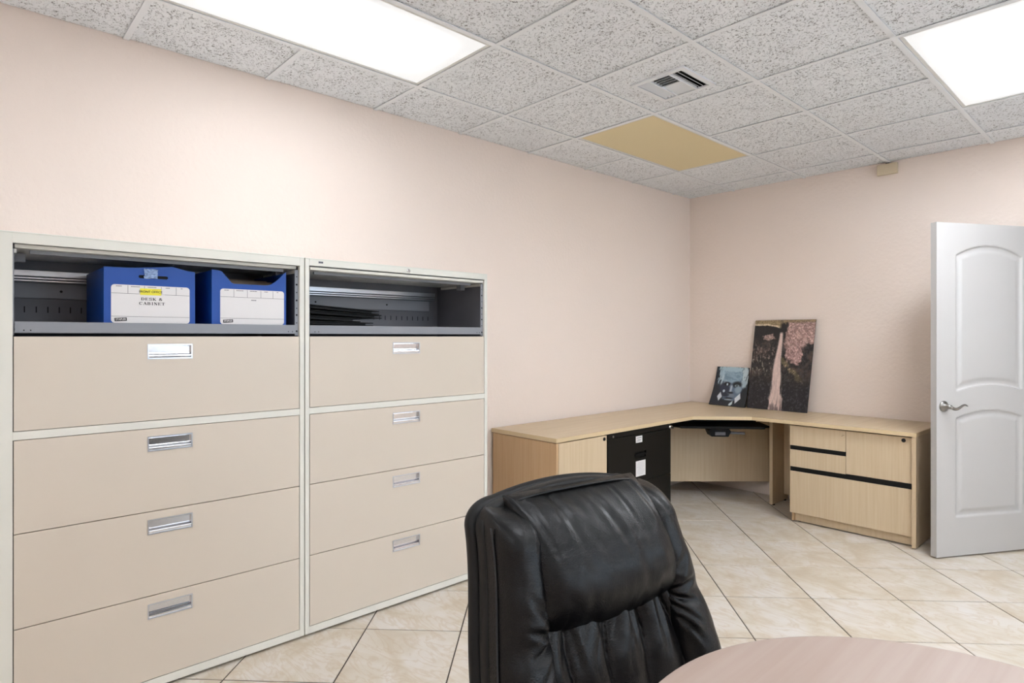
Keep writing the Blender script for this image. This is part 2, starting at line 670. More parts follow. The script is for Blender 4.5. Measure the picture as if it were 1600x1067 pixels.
# door casing and jamb
bm = bmesh.new()
for x0, x1 in ((DX0 - 0.085, DX0 + 0.002), (DX1 - 0.002, DX1 + 0.085)):
    box(bm, x0, x1, YB - 0.02, YB, 0, DZ + 0.0, bev=0.004)
box(bm, DX0 - 0.085, DX1 + 0.085, YB - 0.02, YB, DZ, DZ + 0.075, bev=0.004)
box(bm, DX0, DX0 + 0.018, YB, YB + 0.13, 0, DZ)
box(bm, DX1 - 0.018, DX1, YB, YB + 0.13, 0, DZ)
box(bm, DX0, DX1, YB, YB + 0.13, DZ - 0.018, DZ)
struct('trim_1', bm, M['white'], 'white casing round the doorway')

# ---- ceiling: board above, grid bars, lay-in panels, lights
G = 0.6096
V0, U0 = 0.4388, 1.7832          # a grid crossing (x, y)
bm = bmesh.new()
box(bm, -0.15, XR + 0.15, YF - 0.15, YB + 0.15, ZT, ZT + 0.1)
ceiling = struct('ceiling', bm, M['plenum'], 'suspended ceiling of square fissured panels in a white grid')
BW = 0.012
xs = [V0 + G * j for j in range(-1, 10) if 0.02 < V0 + G * j < XR - 0.02]
ys = [U0 + G * i for i in range(-8, 7) if YF + 0.02 < U0 + G * i < YB - 0.02]
for x in xs:                      # main runners along y
    bm = bmesh.new()
    box(bm, x - BW, x + BW, YF + 0.002, YB - 0.002, ZC, ZC + 0.003)
    box(bm, x - 0.001, x + 0.001, YF + 0.002, YB - 0.002, ZC + 0.003, ZC + 0.035)
    make('grid_runner', bm, M['tbar'], ceiling)
ex = [0.0] + xs + [XR]
ey = [YF] + ys + [YB]
for y in ys:                      # cross tees between runners
    for a, b in zip(ex[:-1], ex[1:]):
        quick('cross_tee', M['tbar'], ceiling, (a + (BW if a > 0 else 0.002), b - (BW if b < XR else 0.002), y - BW, y + BW, ZC + 0.0004, ZC + 0.003))


def cell(x, y):
    return round((x - V0) / G), round((y - U0) / G)


lit = [(0, -2), (3, -2), (6, -2), (3, 2), (6, 2), (0, -6), (3, -6), (6, -6)]
dead = [(0, 2)]
taken = {}
for i, j in lit + dead:
    taken[(i, j)] = taken[(i, j + 1)] = 1
pan = {}
TZ = ZC + 0.0065
for a, b in zip(ex[:-1], ex[1:]):
    for c, d in zip(ey[:-1], ey[1:]):
        gi = math.floor(((a + b) / 2 - V0) / G)
        gj = math.floor(((c + d) / 2 - U0) / G)
        if (gi, gj) in taken:
            # cross tee in the middle of a long light is removed below
            continue
        mx, my = (a + b) / 2, (c + d) / 2
        hx, hy = (b - a) / 2 - 0.004, (d - c) / 2 - 0.004
        if (gi, gj) == (1, 1):    # the panel that carries the air register
            bm = bmesh.new()
            vx, vy, vh = 1.346 - mx, 2.731 - my, 0.128
            o4 = [(-hx, -hy), (hx, -hy), (hx, hy), (-hx, hy)]
            i4 = [(vx - vh, vy - vh), (vx + vh, vy - vh), (vx + vh, vy + vh), (vx - vh, vy + vh)]
            lv = [[bm.verts.new((x, y, z)) for x, y in q] for z in (0, 0.016) for q in (o4, i4)]
            for k in range(4):
                l = (k + 1) % 4
                bm.faces.new((lv[0][k], lv[0][l], lv[1][l], lv[1][k]))
                bm.faces.new((lv[2][k], lv[2][l], lv[3][l], lv[3][k]))
                bm.faces.new((lv[0][k], lv[0][l], lv[2][l], lv[2][k]))
                bm.faces.new((lv[1][k], lv[1][l], lv[3][l], lv[3][k]))
            o = make('ceiling_panel', bm, M['ceil'], ceiling, local=True)
        else:
            key = (round(hx, 3), round(hy, 3))
            if key not in pan:
                bm = bmesh.new()
                box(bm, -hx, hx, -hy, hy, 0, 0.016)
                o = make('ceiling_panel', bm, M['ceil'], ceiling, local=True)
                pan[key] = o.data
            else:
                o = bpy.data.objects.new('ceiling_panel', pan[key])
                COL.objects.link(o)
                o.parent = ceiling
        o.location = (mx, my, TZ)
# remove tees that would cross a light
for o in list(ceiling.children):
    if o.name.startswith('cross_tee'):
        cs = [v.co for v in o.data.vertices]
        cx = sum(v.x for v in cs) / len(cs)
        cy = sum(v.y for v in cs) / len(cs)
        gi = math.floor((cx - V0) / G)
        gj = round((cy - U0) / G)
        if (gi, gj - 1) in (lit + dead):
            bpy.data.objects.remove(o)


def troffer(i, j, label, lens_mat):
    x0, x1 = V0 + G * i, V0 + G * (i + 1)
    y0, y1 = U0 + G * j, U0 + G * (j + 2)
    cx, cy = (x0 + x1) / 2, (y0 + y1) / 2
    t = thing('ceiling_light', label, 'ceiling light', (cx, cy, ZC + 0.002), 0, 'fluorescent panels in the ceiling grid')
    hx, hy = G / 2 - BW - 0.001, G - BW - 0.001
    bm = bmesh.new()               # housing: four sides and a lid
    z0, z1 = ZC + 0.004, ZC + 0.115
    box(bm, cx - hx, cx - hx + 0.004, cy - hy, cy + hy, z0, z1)
    box(bm, cx + hx - 0.004, cx + hx, cy - hy, cy + hy, z0, z1)
    box(bm, cx - hx, cx + hx, cy - hy, cy - hy + 0.004, z0, z1)
    box(bm, cx - hx, cx + hx, cy + hy - 0.004, cy + hy, z0, z1)
    box(bm, cx - hx, cx + hx, cy - hy, cy + hy, z1, z1 + 0.003)
    make('housing', bm, M['lamp_frame'], t)
    bm = bmesh.new()               # hinged door frame
    f = 0.016
    for q in ((cx - hx, cx - hx + f, cy - hy, cy + hy), (cx + hx - f, cx + hx, cy - hy, cy + hy),
              (cx - hx + f, cx + hx - f, cy - hy, cy - hy + f), (cx - hx + f, cx + hx - f, cy + hy - f, cy + hy)):
        box(bm, *q, ZC + 0.0035, ZC + 0.009, bev=0.0015)
    make('door_frame', bm, M['lamp_frame'], t)
    bm = bmesh.new()
    box(bm, cx - hx + f, cx + hx - f, cy - hy + f, cy + hy - f, ZC + 0.006, ZC + 0.0085)
    o = make('diffuser', bm, lens_mat, t)
    return t, o


names = {(0, -2): 'lit fluorescent panel in the ceiling above the filing cabinets',
         (3, 2): 'lit fluorescent panel in the ceiling nearest the white door',
         (3, -2): 'lit fluorescent panel in the ceiling above the round table',
         (6, -2): 'lit fluorescent panel by the window wall, behind the table',
         (6, 2): 'lit fluorescent panel by the window wall, towards the doorway',
         (0, -6): 'lit fluorescent panel at the front end above the cabinet wall',
         (3, -6): 'lit fluorescent panel at the front end, middle of three',
         (6, -6): 'lit fluorescent panel at the front end by the window wall'}
GAIN = {(0, -2): 0.35, (3, -2): 0.60, (6, -2): 1.0, (3, 2): 1.5, (6, 2): 1.0, (0, -6): 0.6, (3, -6): 0.6, (6, -6): 0.6}   # panel strengths set by hand to even out the room's brightness
for i, j in lit:
    troffer(i, j, names[(i, j)], lamp_mat('lit_diffuser', G / 2 - BW - 0.016, G - BW - 0.016, GAIN[(i, j)]))
troffer(0, 2, 'unlit ceiling light with a yellowed diffuser above the corner desk', M['yellow'])

# ---- air register
vx, vy, vh = 1.346, 2.731, 0.155
t = thing('air_vent', 'white square air register with louvres set in a ceiling panel', 'air vent', (vx, vy, ZC - 0.004))
bm = bmesh.new()
zi = 0.026
z0, z1 = ZC - 0.003, ZC + 0.0055
for q in ((vx - vh, vx - vh + zi, vy - vh, vy + vh), (vx + vh - zi, vx + vh, vy - vh, vy + vh),
          (vx - vh + zi, vx + vh - zi, vy - vh, vy - vh + zi), (vx - vh + zi, vx + vh - zi, vy + vh - zi, vy + vh)):
    box(bm, *q, z0, z1)
make('vent_frame', bm, M['vent_white'], t)
hi = vh - zi
bm = bmesh.new()
box(bm, vx - hi, vx + hi, vy - hi, vy + hi, ZC + 0.07, ZC + 0.072)
for q in ((vx - hi + 0.001, vx - hi + 0.003, vy - hi, vy + hi), (vx + hi - 0.003, vx + hi - 0.001, vy - hi, vy + hi),
          (vx - hi, vx + hi, vy - hi + 0.001, vy - hi + 0.003), (vx - hi, vx + hi, vy + hi - 0.003, vy + hi - 0.001)):
    box(bm, *q, ZC + 0.006, ZC + 0.07)
make('duct', bm, M['hole'], t)
bm = bmesh.new()                   # bars that divide the louvre fields
for x in (vx - 0.058, vx + 0.058):
    box(bm, x - 0.0035, x + 0.0035, vy - hi, vy + hi, ZC - 0.002, ZC + 0.012)
make('divider', bm, M['vent_white'], t)


def slat(cx, cy, lx, ly, tilt):
    """thin louvre blade, tilted about its long axis"""
    bm = bmesh.new()
    w = 0.0195
    if lx > ly:
        box(bm, -lx / 2, lx / 2, -w / 2, w / 2, -0.0006, 0.0006)
        bmesh.ops.rotate(bm, verts=bm.verts, cent=(0, 0, 0), matrix=Matrix.Rotation(tilt, 3, 'X'))
    else:
        box(bm, -w / 2, w / 2, -ly / 2, ly / 2, -0.0006, 0.0006)
        bmesh.ops.rotate(bm, verts=bm.verts, cent=(0, 0, 0), matrix=Matrix.Rotation(tilt, 3, 'Y'))
    bmesh.ops.translate(bm, verts=bm.verts, vec=(cx, cy, ZC + 0.0065))
    make('louvre', bm, M['vent_white'], t)


for k in range(3):                 # blow towards +x, towards -x, then the two middle fields
    slat(vx + 0.074 + k * 0.021, vy, 0.001, 2 * hi - 0.004, math.radians(42))
    slat(vx - 0.074 - k * 0.021, vy, 0.001, 2 * hi - 0.004, math.radians(-42))
for k in range(5):
    slat(vx, vy - 0.016 - k * 0.0245, 0.108, 0.001, math.radians(42))
    slat(vx, vy + 0.016 + k * 0.0245, 0.108, 0.001, math.radians(-42))

# ---- small beige box high on the back wall
t = thing('junction_box', 'small beige plastic box on the wall just under the ceiling', 'wall box', (1.652, YB - 0.02, 2.54))
quick('cover', M['beige'], t, (1.585, 1.719, YB - 0.038, YB - 0.012, 2.541, 2.621), bev=0.004)
quick('base', M['beige'], t, (1.589, 1.715, YB - 0.012, YB - 0.0005, 2.545, 2.617))
quick('cable_clip', M['hole'], t, (1.64, 1.665, YB - 0.03, YB - 0.016, 2.6215, 2.627))

# ================================================================== door leaf
DW, DH = 0.800, 2.026
d0 = Vector((2.118, 4.377, 0.010))
dang = math.radians(60.3)


def arch(s, z_side, z_peak):
    c = 0.40
    k = min(1.0, abs(s - c) / 0.255)
    return z_side + (z_peak - z_side) * (1 - k * k)


def door_depth(s, z):
    best = -1
    for z0a, z0b, z1a, z1b in ((1.000, 1.036, 1.832, 1.896), (0.234, 0.234, 0.838, 0.884)):
        e = min(s - 0.145, 0.655 - s, arch(s, z1a, z1b) - z, z - arch(s, z0a, z0b))
        best = max(best, e)
    e = best
    if e <= 0:
        return 0.0
    if e < 0.012:
        return 0.010 * math.sin(e / 0.012 * PI / 2)
    if e < 0.022:
        return 0.010
    if e < 0.052:
        k = (e - 0.022) / 0.030
        return 0.010 - 0.007 * (k * k * (3 - 2 * k))
    return 0.003


bm = bmesh.new()
ns, nz = 140, 360
gv = [[bm.verts.new((DW * a / ns, door_depth(DW * a / ns, DH * b / nz), DH * b / nz)) for a in range(ns + 1)] for b in range(nz + 1)]
for b in range(nz):
    for a in range(ns):
        bm.faces.new((gv[b][a], gv[b][a + 1], gv[b + 1][a + 1], gv[b + 1][a]))
rim = gv[0] + [gv[b][ns] for b in range(1, nz + 1)] + list(reversed(gv[nz][:-1])) + [gv[b][0] for b in range(nz - 1, 0, -1)]
bk = [bm.verts.new((v.co.x, 0.04, v.co.z)) for v in rim]
for k in range(len(rim)):
    bm.edges.get((rim[k], rim[(k + 1) % len(rim)])).smooth = False
n = len(rim)
for k in range(n):
    bm.faces.new((rim[k], bk[k], bk[(k + 1) % n], rim[(k + 1) % n]))
bm.faces.new(bk)
door = make('door_1', bm, M['white'], recalc=True)
door['kind'] = 'structure'
door['label'] = 'white moulded two-panel door standing open by the desk'
for p in door.data.polygons:
    p.use_smooth = len(p.vertices) == 4 and abs(p.normal.y) > 0.7
door.location = d0
door.rotation_euler = (0, 0, dang)
# lever handle (local frame of the door: x along the leaf, -y towards the room)
bm = bmesh.new()
lathe(bm, [(0.033, 0.0), (0.033, -0.004), (0.028, -0.010), (0.016, -0.014), (0.012, -0.03), (0.0125, -0.05)], 0.052, 0.912, 28, 'y')
hd = make('handle', bm, M['nickel'], door, smooth=True, local=True)
hd['label'] = 'satin nickel lever handle'
bm = bmesh.new()
pts, rr = [], []
for k in range(17):
    q = k / 16
    pts.append((0.048 + 0.125 * q, -0.05 - 0.006 * math.sin(q * PI), 0.912 + (-0.012 * math.sin(2 * PI * q * 0.95) if q > 0.15 else -0.012 * math.sin(2 * PI * q * 0.95))))
    rr.append(0.0105 * (1 - 0.62 * q))
tube(bm, pts, rr, 12)
make('lever', bm, M['nickel'], hd, smooth=True, local=True)
for z in (0.25, 1.0, 1.78):
    bm = bmesh.new()
    lathe(bm, [(0.006, z), (0.006, z + 0.09)], DW + 0.004, 0.036, 12)
    make('hinge', bm, M['nickel'], door, smooth=True, local=True)

# ================================================================== lateral filing cabinets
CF = 0.459                         # plane of the fronts


def pull(parent, y0, y1, z0, z1):
    """recessed aluminium pull, seen through the hole in a drawer front"""
    bm = bmesh.new()
    f = 0.0035
    ring_plate(bm, CF - 0.002, CF + 0.0016, y0 - 0.001, y1 + 0.001, z0 - 0.001, z1 + 0.001, y0 + f, y1 - f, z0 + f, z1 - f)
    o = make('handle', bm, M['steel'], parent)
    bm = bmesh.new()               # curved scoop inside the ring, lower lip rolled forward
    H_ = z1 - z0
    prof = [(CF - 0.0010, z0 + f), (CF - 0.0004, z0 + f + 0.14 * H_), (CF - 0.0015, z0 + f + 0.20 * H_), (CF - 0.013, z0 + f + 0.30 * H_),
            (CF - 0.014, z0 + f + 0.36 * H_), (CF - 0.013, z1 - f - 0.004), (CF - 0.010, z1 - f)]
    a = [bm.verts.new((x, y0 + f, z)) for x, z in prof]
    b = [bm.verts.new((x, y1 - f, z)) for x, z in prof]
    for k in range(len(prof) - 1):
        bm.faces.new((a[k], b[k], b[k + 1], a[k + 1]))
    for side in (a, b):
        y = side[0].co.y
        c0 = bm.verts.new((CF - 0.002, y, z1 - f))
        c1 = bm.verts.new((CF - 0.002, y, z0 + f))
        bm.faces.new([c1] + side + [c0])
    make('scoop', bm, M['chrome'], o)


def track(parent, y, side, wd=0.016):
    """slotted upright at the side of the open bay"""
    bm = bmesh.new()
    y0, y1 = (y, y + wd) if side > 0 else (y - wd, y)
    box(bm, CF - 0.018, CF - 0.014, y0, y1, 1.349, 1.640)
    o = make('slotted_upright', bm, M['grey'], parent)
    for k, z in enumerate(() if wd < 0.01 else (1.368, 1.405, 1.44, 1.47, 1.505, 1.54, 1.575, 1.61)):
        bm = bmesh.new()
        lathe(bm, [(0.0042 if k % 2 == 0 else 0.0025, CF - 0.0139), (0.0042 if k % 2 == 0 else 0.0025, CF - 0.0134)], (y0 + y1) / 2, z, 10, 'x')
        make('slot', bm, M['hole'], o)


def cabinet(y0, y1, oy0, oy1, hy0, hy1, label, left):
    t = thing('filing_cabinet', label, 'filing cabinet', (0.23, (y0 + y1) / 2, 0), 0, 'lateral filing cabinets')
    ZTOP = 1.697
    back = 0.006
    e = 0.0015
    quick('side_panel', M['putty_frame'], t, (back, CF, y0 + e, oy0, 0.012, ZTOP - 0.004), bev=0.0015)           # stiles and sides
    quick('side_panel', M['putty_frame'], t, (back, CF, oy1, y1 - e, 0.012, ZTOP - 0.004), bev=0.0015)
    quick('top_panel', M['putty_frame'], t, (back, CF + 0.001, y0 + e, y1 - e, ZTOP - 0.004, ZTOP), bev=0.001)
    zr = 1.659 if left else 1.664
    quick('top_rail', M['putty_frame'], t, (CF - 0.02, CF, oy0, oy1, zr, ZTOP - 0.004))
    quick('middle_rail', M['putty_frame'], t, (CF - 0.02, CF - 0.0005, oy0, oy1, 0.997, 1.0245))
    quick('plinth', M['putty_frame'], t, (back, CF - 0.0005, oy0, oy1, 0.012, 0.043))
    for y in (y0 + 0.03, y1 - 0.03):
        for x in (0.05, CF - 0.04):
            bm = bmesh.new()
            lathe(bm, [(0.012, 0.0), (0.012, 0.012)], x, y, 12)
            make('levelling_foot', bm, M['black_matt'], t)
    quick('back_panel', M['grey_dark'], t, (back, back + 0.003, oy0, oy1, 0.043, 1.664))
    quick('inner_deck', M['hole'], t, (back + 0.004, CF - 0.04, oy0, oy1, 1.30, 1.304), (CF - 0.05, CF - 0.046, oy0, oy1, 0.05, 1.30))  # black sheets put the shade behind the drawer gaps into colour
    # drawers
    tops = [(1.0265, 1.3445), (0.682, 0.9945), (0.3625, 0.679), (0.0455, 0.3595)]
    for k, (a, b) in enumerate(tops):
        hz1 = b - 0.030
        hz0 = hz1 - 0.055
        bm = bmesh.new()
        ring_plate(bm, CF - 0.018, CF - 0.0005, oy0 + 0.0025, oy1 - 0.0025, a, b, hy0, hy1, hz0, hz1, bev=0.0012)
        dr = make('drawer_front', bm, M['putty'], t)
        pull(dr, hy0, hy1, hz0, hz1)
    # open bay
    sh = quick('roll_out_shelf', M['grey'], t, (0.03, CF - 0.019, oy0 + 0.006, oy1 - 0.019, 1.372, 1.375),
               (CF - 0.0125, CF - 0.009, oy0 + 0.006, oy1 - 0.019, 1.357, 1.3955), (CF - 0.0189, CF - 0.0126, oy0 + 0.006, oy1 - 0.019, 1.372, 1.375))
    for y in (oy0 + 0.03, oy0 + 0.048, oy1 - 0.03, oy1 - 0.048):
        bm = bmesh.new()
        lathe(bm, [(0.0022, CF - 0.0089), (0.0022, CF - 0.0084)], y, 1.366, 10, 'x')
        make('rivet', bm, M['hole'], sh)
    quick('bay_liner', M['grey_dark'], t, (back + 0.004, CF - 0.02, oy0, oy0 + 0.0015, 1.31, 1.655), (back + 0.004, CF - 0.02, oy1 - 0.0015, oy1, 1.31, 1.655),
          (back + 0.004, CF - 0.021, oy0, oy1, 1.662, 1.664))
    # rear hanging rail: bright strip, two ridges, plate under it
    ry1 = oy1 - 0.07
    quick('rear_rail', M['steel'], t, (0.012, 0.026, oy0 + 0.004, oy1 - 0.03, 1.584, 1.607), (0.012, 0.024, oy0 + 0.004, oy1 - 0.03, 1.573, 1.580),
          (0.012, 0.024, oy0 + 0.004, oy1 - 0.03, 1.563, 1.569), bev=0.001)
    rp = quick('rear_plate', M['grey'], t, (0.010, 0.020, oy0 + 0.004, ry1, 1.497, 1.556), bev=0.001)
    for y in ((0.335, 0.75) if left else (1.42, 1.85)):
        bm = bmesh.new()
        lathe(bm, [(0.005, 0.020), (0.005, 0.0206)], y, 1.527, 12, 'x')
        make('screw', bm, M['hole'], rp)
    bp = quick('slotted_plate', M['grey_dark'], t, (0.010, 0.016, oy0 + 0.004, oy1 - 0.03, 1.376, 1.494))
    for k in range(26):
        y = oy0 + 0.06 + k * 0.037
        if y > oy1 - 0.06:
            break
        quick('file_slot', M['hole'], bp, (0.0159, 0.0164, y, y + 0.004, 1.440, 1.464))
    # retracted flip-up door lying under the top, with its hinge bars
    fd = quick('retracted_door', M['putty_frame'], t, (0.03, CF - (0.024 if left else 0.004), oy0 + 0.006, oy1 - 0.006, 1.645, 1.6585), bev=0.0015)
    quick('door_lip', M['grey'], fd, (CF - 0.075, CF - 0.06, oy0 + 0.05, oy1 - 0.05, 1.632, 1.6445))
    for y, s in ((oy0, 1), (oy1, -1)):
        ya, yb = sorted((y + s * 0.002, y + s * 0.012))
        quick('door_slide', M['putty_frame'], t, (0.06, CF - 0.03, ya, yb, 1.628, 1.642))
        yc, yd = sorted((y + s * 0.014, y + s * 0.045))
        quick('slide_block', M['grey'], t, (CF - 0.20, CF - 0.16, yc, yd, 1.612, 1.642), bev=0.001)
    track(t, oy0 + 0.0005, 1, 0.004 if left else 0.007)
    track(t, oy1 - 0.001, -1)
    if not left:
        bm = bmesh.new()
        lathe(bm, [(0.0095, CF), (0.0095, CF + 0.003), (0.007, CF + 0.004)], 1.71, 1.678, 20, 'x')
        lk = make('lock', bm, M['chrome'], t)
        quick('keyhole', M['hole'], lk, (CF + 0.004, CF + 0.0045, 1.709, 1.711, 1.674, 1.682))
        nb = quick('maker_badge', M['grey'], t, (CF, CF + 0.0012, 1.231, 1.253, 1.6765, 1.6855))
        for k in range(3):
            quick('badge_mark', M['ink'], nb, (CF + 0.0012, CF + 0.0016, 1.2335 + k * 0.0066, 1.2375 + k * 0.0066, 1.679, 1.683))
    return t


cabinet(0.112, 1.166, 0.156, 1.144, 0.552, 0.706, 'putty lateral filing cabinet with two blue boxes in its open top bay', True)
cabinet(1.167, 2.236, 1.188, 2.214, 1.620, 1.779, 'putty lateral filing cabinet next to the desk, lock on its top rail', False)

# ================================================================== blue storage boxes
BX = 0.432                         # plane of the box fronts


def letter_strokes(ch):
    TH, TN = 0.24, 0.085
    def V(x, a, b, w=TH): return [((x, a), (x, b), w)]
    def Hh(a, b, y, w=TN): return [((a, y), (b, y), w)]
    def arc(cx, cy, rx, ry, a0, a1, w0=TN, w1=TH, n=9):
        out = []
        for k in range(n):
            p, q = (math.radians(a0 + (a1 - a0) * (k + j) / n) for j in (0, 1))
            m = (p + q) / 2
            out.append(((cx + rx * math.cos(p), cy + ry * math.sin(p)), (cx + rx * math.cos(q), cy + ry * math.sin(q)), w0 + (w1 - w0) * abs(math.cos(m))))
        return out
    base = {
        'D': V(.2, 0, 1) + Hh(0, .5, .04) + Hh(0, .5, .96) + arc(.45, .5, .4, .46, -90, 90),
        'E': V(.2, 0, 1) + Hh(0, .85, .04) + Hh(0, .85, .96) + Hh(.2, .62, .5) + V(.83, 0, .28, TN) + V(.83, .72, 1, TN) + V(.62, .36, .64, TN),
        'S': arc(.45, .74, .3, .22, 20, 270) + arc(.45, .26, .32, .22, -160, 90) + V(.78, .68, 1, TN) + V(.1, 0, .32, TN),
        'K': V(.2, 0, 1) + Hh(0, .42, .04) + Hh(0, .42, .96) + [((.28, .4), (.82, .96), TN), ((.42, .56), (.82, .04), TH)] + Hh(.6, 1, .04) + Hh(.62, .98, .96),
        '&': arc(.42, .76, .2, .2, 0, 360) + arc(.36, .28, .3, .25, 60, 330) + [((.28, .66), (.85, .04), .18), ((.6, .1), (.88, .5), TN)] + Hh(.72, .98, .5),
        'C': arc(.52, .5, .42, .46, 50, 310) + V(.86, .66, 1, TN),
        'A': [((.12, .04), (.5, 1), TN), ((.48, 1), (.86, .04), TH)] + Hh(.26, .7, .34) + Hh(0, .3, .04) + Hh(.66, 1.04, .04),
        'B': V(.2, 0, 1) + Hh(0, .5, .04) + Hh(0, .5, .96) + arc(.46, .74, .3, .22, -90, 90) + arc(.46, .27, .36, .23, -90, 90),
        'I': V(.3, 0, 1) + Hh(.08, .52, .04) + Hh(.08, .52, .96),
        'N': V(.16, 0, 1, TN) + V(.84, 0, 1, TN) + [((.16, .98), (.84, .04), TH)] + Hh(0, .32, .04) + Hh(0, .2, .96) + Hh(.68, 1, .96),
        'T': V(.45, 0, 1) + Hh(0, .9, .96) + V(.03, .7, 1, TN) + V(.87, .7, 1, TN) + Hh(.25, .65, .04),
        ' ': []}
    wid = {'I': .6, ' ': .5, 'E': .92, 'S': .9, 'T': .95}
    return base[ch], wid.get(ch, 1.0)


def serif_text(name, s, yc, zc, h, aspect, x, parent):
    bm = bmesh.new()
    adv = 0
    lay = []
    for ch in s:
        st, w = letter_strokes(ch)
        lay.append((adv, st))
        adv += w + 0.16
    adv -= 0.16
    k = h * aspect
    for off, st in lay:
        for (a, b, w) in st:
            a = Vector(((a[0] + off - adv / 2) * k, (a[1] - 0.5) * h))
            b = Vector(((b[0] + off - adv / 2) * k, (b[1] - 0.5) * h))
            d = (b - a).normalized()
            nn = Vector((-d.y, d.x)) * w * h * 0.5
            if abs(d.y) > abs(d.x):
                nn *= aspect
            vs = [bm.verts.new((x, yc + p.x, zc + p.y)) for p in (a - nn, b - nn, b + nn, a + nn)]
            bm.faces.new(vs)
    return make(name, bm, M['ink'], parent)


def rounded_rect(y0, y1, z0, z1, r, n=6, bottom=True):
    pts = []
    for cy, cz, a0 in ((y1 - r, z1 - r, 0), (y0 + r, z1 - r, 90), (y0 + r, z0 + r, 180), (y1 - r, z0 + r, 270)):
        for k in range(n + 1):
            a = math.radians(a0 + 90 * k / n)
            pts.append((cy + r * math.cos(a), cz + r * math.sin(a)))
    return pts


def label_print(lab, y0, y1, z0, z1, xl, words):
    """the ruled lines and the maker's mark on a box label"""
    H_, W_ = z1 - z0, y1 - y0
    zr = z1 - 0.235 * H_
    zb = z0 + 0.155 * H_
    lw = 0.0012
    bm = bmesh.new()
    for z in (zr, zb):
        box(bm, xl, xl + 0.0003, y0 + 0.001, y1 - 0.001, z, z + lw)
    for f in (0.2, 0.405, 0.62, 0.815):
        box(bm, xl, xl + 0.0003, y0 + W_ * f, y0 + W_ * f + lw, zr, z1 - 0.002)
    make('rule', bm, M['ink_grey'], lab)
    bm = bmesh.new()               # tiny column headings, too small to read
    for f, w in ((0.06, 0.07), (0.24, 0.12), (0.45, 0.12), (0.68, 0.06), (0.88, 0.03)):
        for k in range(int(w / 0.014)):
            a = y0 + W_ * (f + k * 0.014)
            box(bm, xl, xl + 0.0003, a, a + W_ * 0.009, z1 - 0.0075, z1 - 0.0045)
    if words is None:
        for k in range(5):
            a = y0 + W_ * (0.47 + k * 0.016)
            box(bm, xl, xl + 0.0003, a, a + W_ * 0.011, zr - 0.012, zr - 0.008)
    make('heading', bm, M['ink_grey'], lab)
    # tilted black mark with white letters
    my, mz = y0 + W_ * 0.115, z0 + 0.078 * H_
    bm = bmesh.new()
    box(bm, xl + 0.0002, xl + 0.0006, my - 0.0195, my + 0.0195, mz - 0.0062, mz + 0.0062)
    bmesh.ops.rotate(bm, verts=bm.verts, cent=(xl, my, mz), matrix=Matrix.Rotation(math.radians(4), 3, 'X'))
    mk = make('maker_mark', bm, M['ink'], lab)
    q = Matrix.Rotation(math.radians(4), 3, 'X').to_quaternion() @ FACE_X
    text_mesh('mark_letters', 'STAPLES', 0.0098, M['paper'], mk, (xl + 0.0009, my, mz), q, 0.0002, 0.9)


# --- first box: closed front with a hand slot, torn tape over it
t = thing('storage_box', 'blue cardboard box labelled desk and cabinet, taped hand slot', 'box', (0.25, 0.568, 1.3765), 0, 'blue cardboard boxes')
y0, y1, zb = 0.416, 0.724, 1.3768
bm = bmesh.new()
outl = [(y0, zb), (y1, zb), (y1 - 0.001, 1.601), (0.690, 1.606), (0.642, 1.617), (0.585, 1.611), (0.500, 1.603), (y0, 1.601)]
# front built round the hand slot
sy0, sy1, sz0, sz1 = 0.527, 0.627, 1.566, 1.578
slot = rounded_rect(sy0, sy1, sz0, sz1, 0.0058, 3)
va = [bm.verts.new((BX, y, z)) for y, z in outl]
vb = [bm.verts.new((BX, y, z)) for y, z in slot]
ea = [bm.edges.new((va[i], va[(i + 1) % len(va)])) for i in range(len(va))]
eb = [bm.edges.new((vb[i], vb[(i + 1) % len(vb)])) for i in range(len(vb))]
bmesh.ops.triangle_fill(bm, edges=ea + eb, use_beauty=True)
r = bmesh.ops.extrude_face_region(bm, geom=list(bm.faces))
bmesh.ops.translate(bm, verts=[v for v in r['geom'] if isinstance(v, bmesh.types.BMVert)], vec=(-0.004, 0, 0))
make('front_panel', bm, M['blue'], t)
# sides, back, bottom
quick('side_panel', M['blue'], t, (0.06, BX - 0.004, y0, y0 + 0.004, zb, 1.599))
quick('side_panel', M['blue'], t, (0.06, BX - 0.004, y1 - 0.004, y1, zb, 1.599))
quick('rear_panel', M['blue'], t, (0.056, 0.06, y0, y1, zb, 1.599))
quick('bottom_panel', M['blue_in'], t, (0.06, BX - 0.004, y0 + 0.004, y1 - 0.004, zb, zb + 0.004))
quick('lid', M['blue'], t, (0.06, BX - 0.03, y0 + 0.0045, y1 - 0.0045, 1.589, 1.593))
quick('slot_lining', M['hole'], t, (BX - 0.009, BX - 0.0045, sy0 - 0.006, sy1 + 0.006, sz0 - 0.006, sz1 + 0.006))  # black patch paints the dark of the box interior behind the slot
ly0, ly1, lz0, lz1 = 0.4385, 0.7035, 1.3955, 1.5385
bm = bmesh.new()
prism_x(bm, rounded_rect(ly0, ly1, lz0, lz1, 0.012), BX, BX + 0.0006)
lab = make('label', bm, M['paper'], t)
label_print(lab, ly0, ly1, lz0 + 0.002, lz1, BX + 0.0007, True)
st = quick('white_sticker', M['paper'], t, (BX + 0.0008, BX + 0.0013, 0.528, 0.615, 1.440, 1.506))
serif_text('lettering', 'DESK &', 0.571, 1.4875, 0.0105, 1.12, BX + 0.0016, st)
serif_text('lettering', 'CABINET', 0.572, 1.4705, 0.0105, 1.12, BX + 0.0016, st)
nt_ = quick('yellow_note', M['note'], t, (BX + 0.0012, BX + 0.0017, 0.532, 0.603, 1.5025, 1.5275))
text_mesh('lettering', 'FRONT OFFICE', 0.0118, M['ink'], nt_, (BX + 0.0019, 0.5675, 1.515), FACE_X, 0.0001, 0.98)
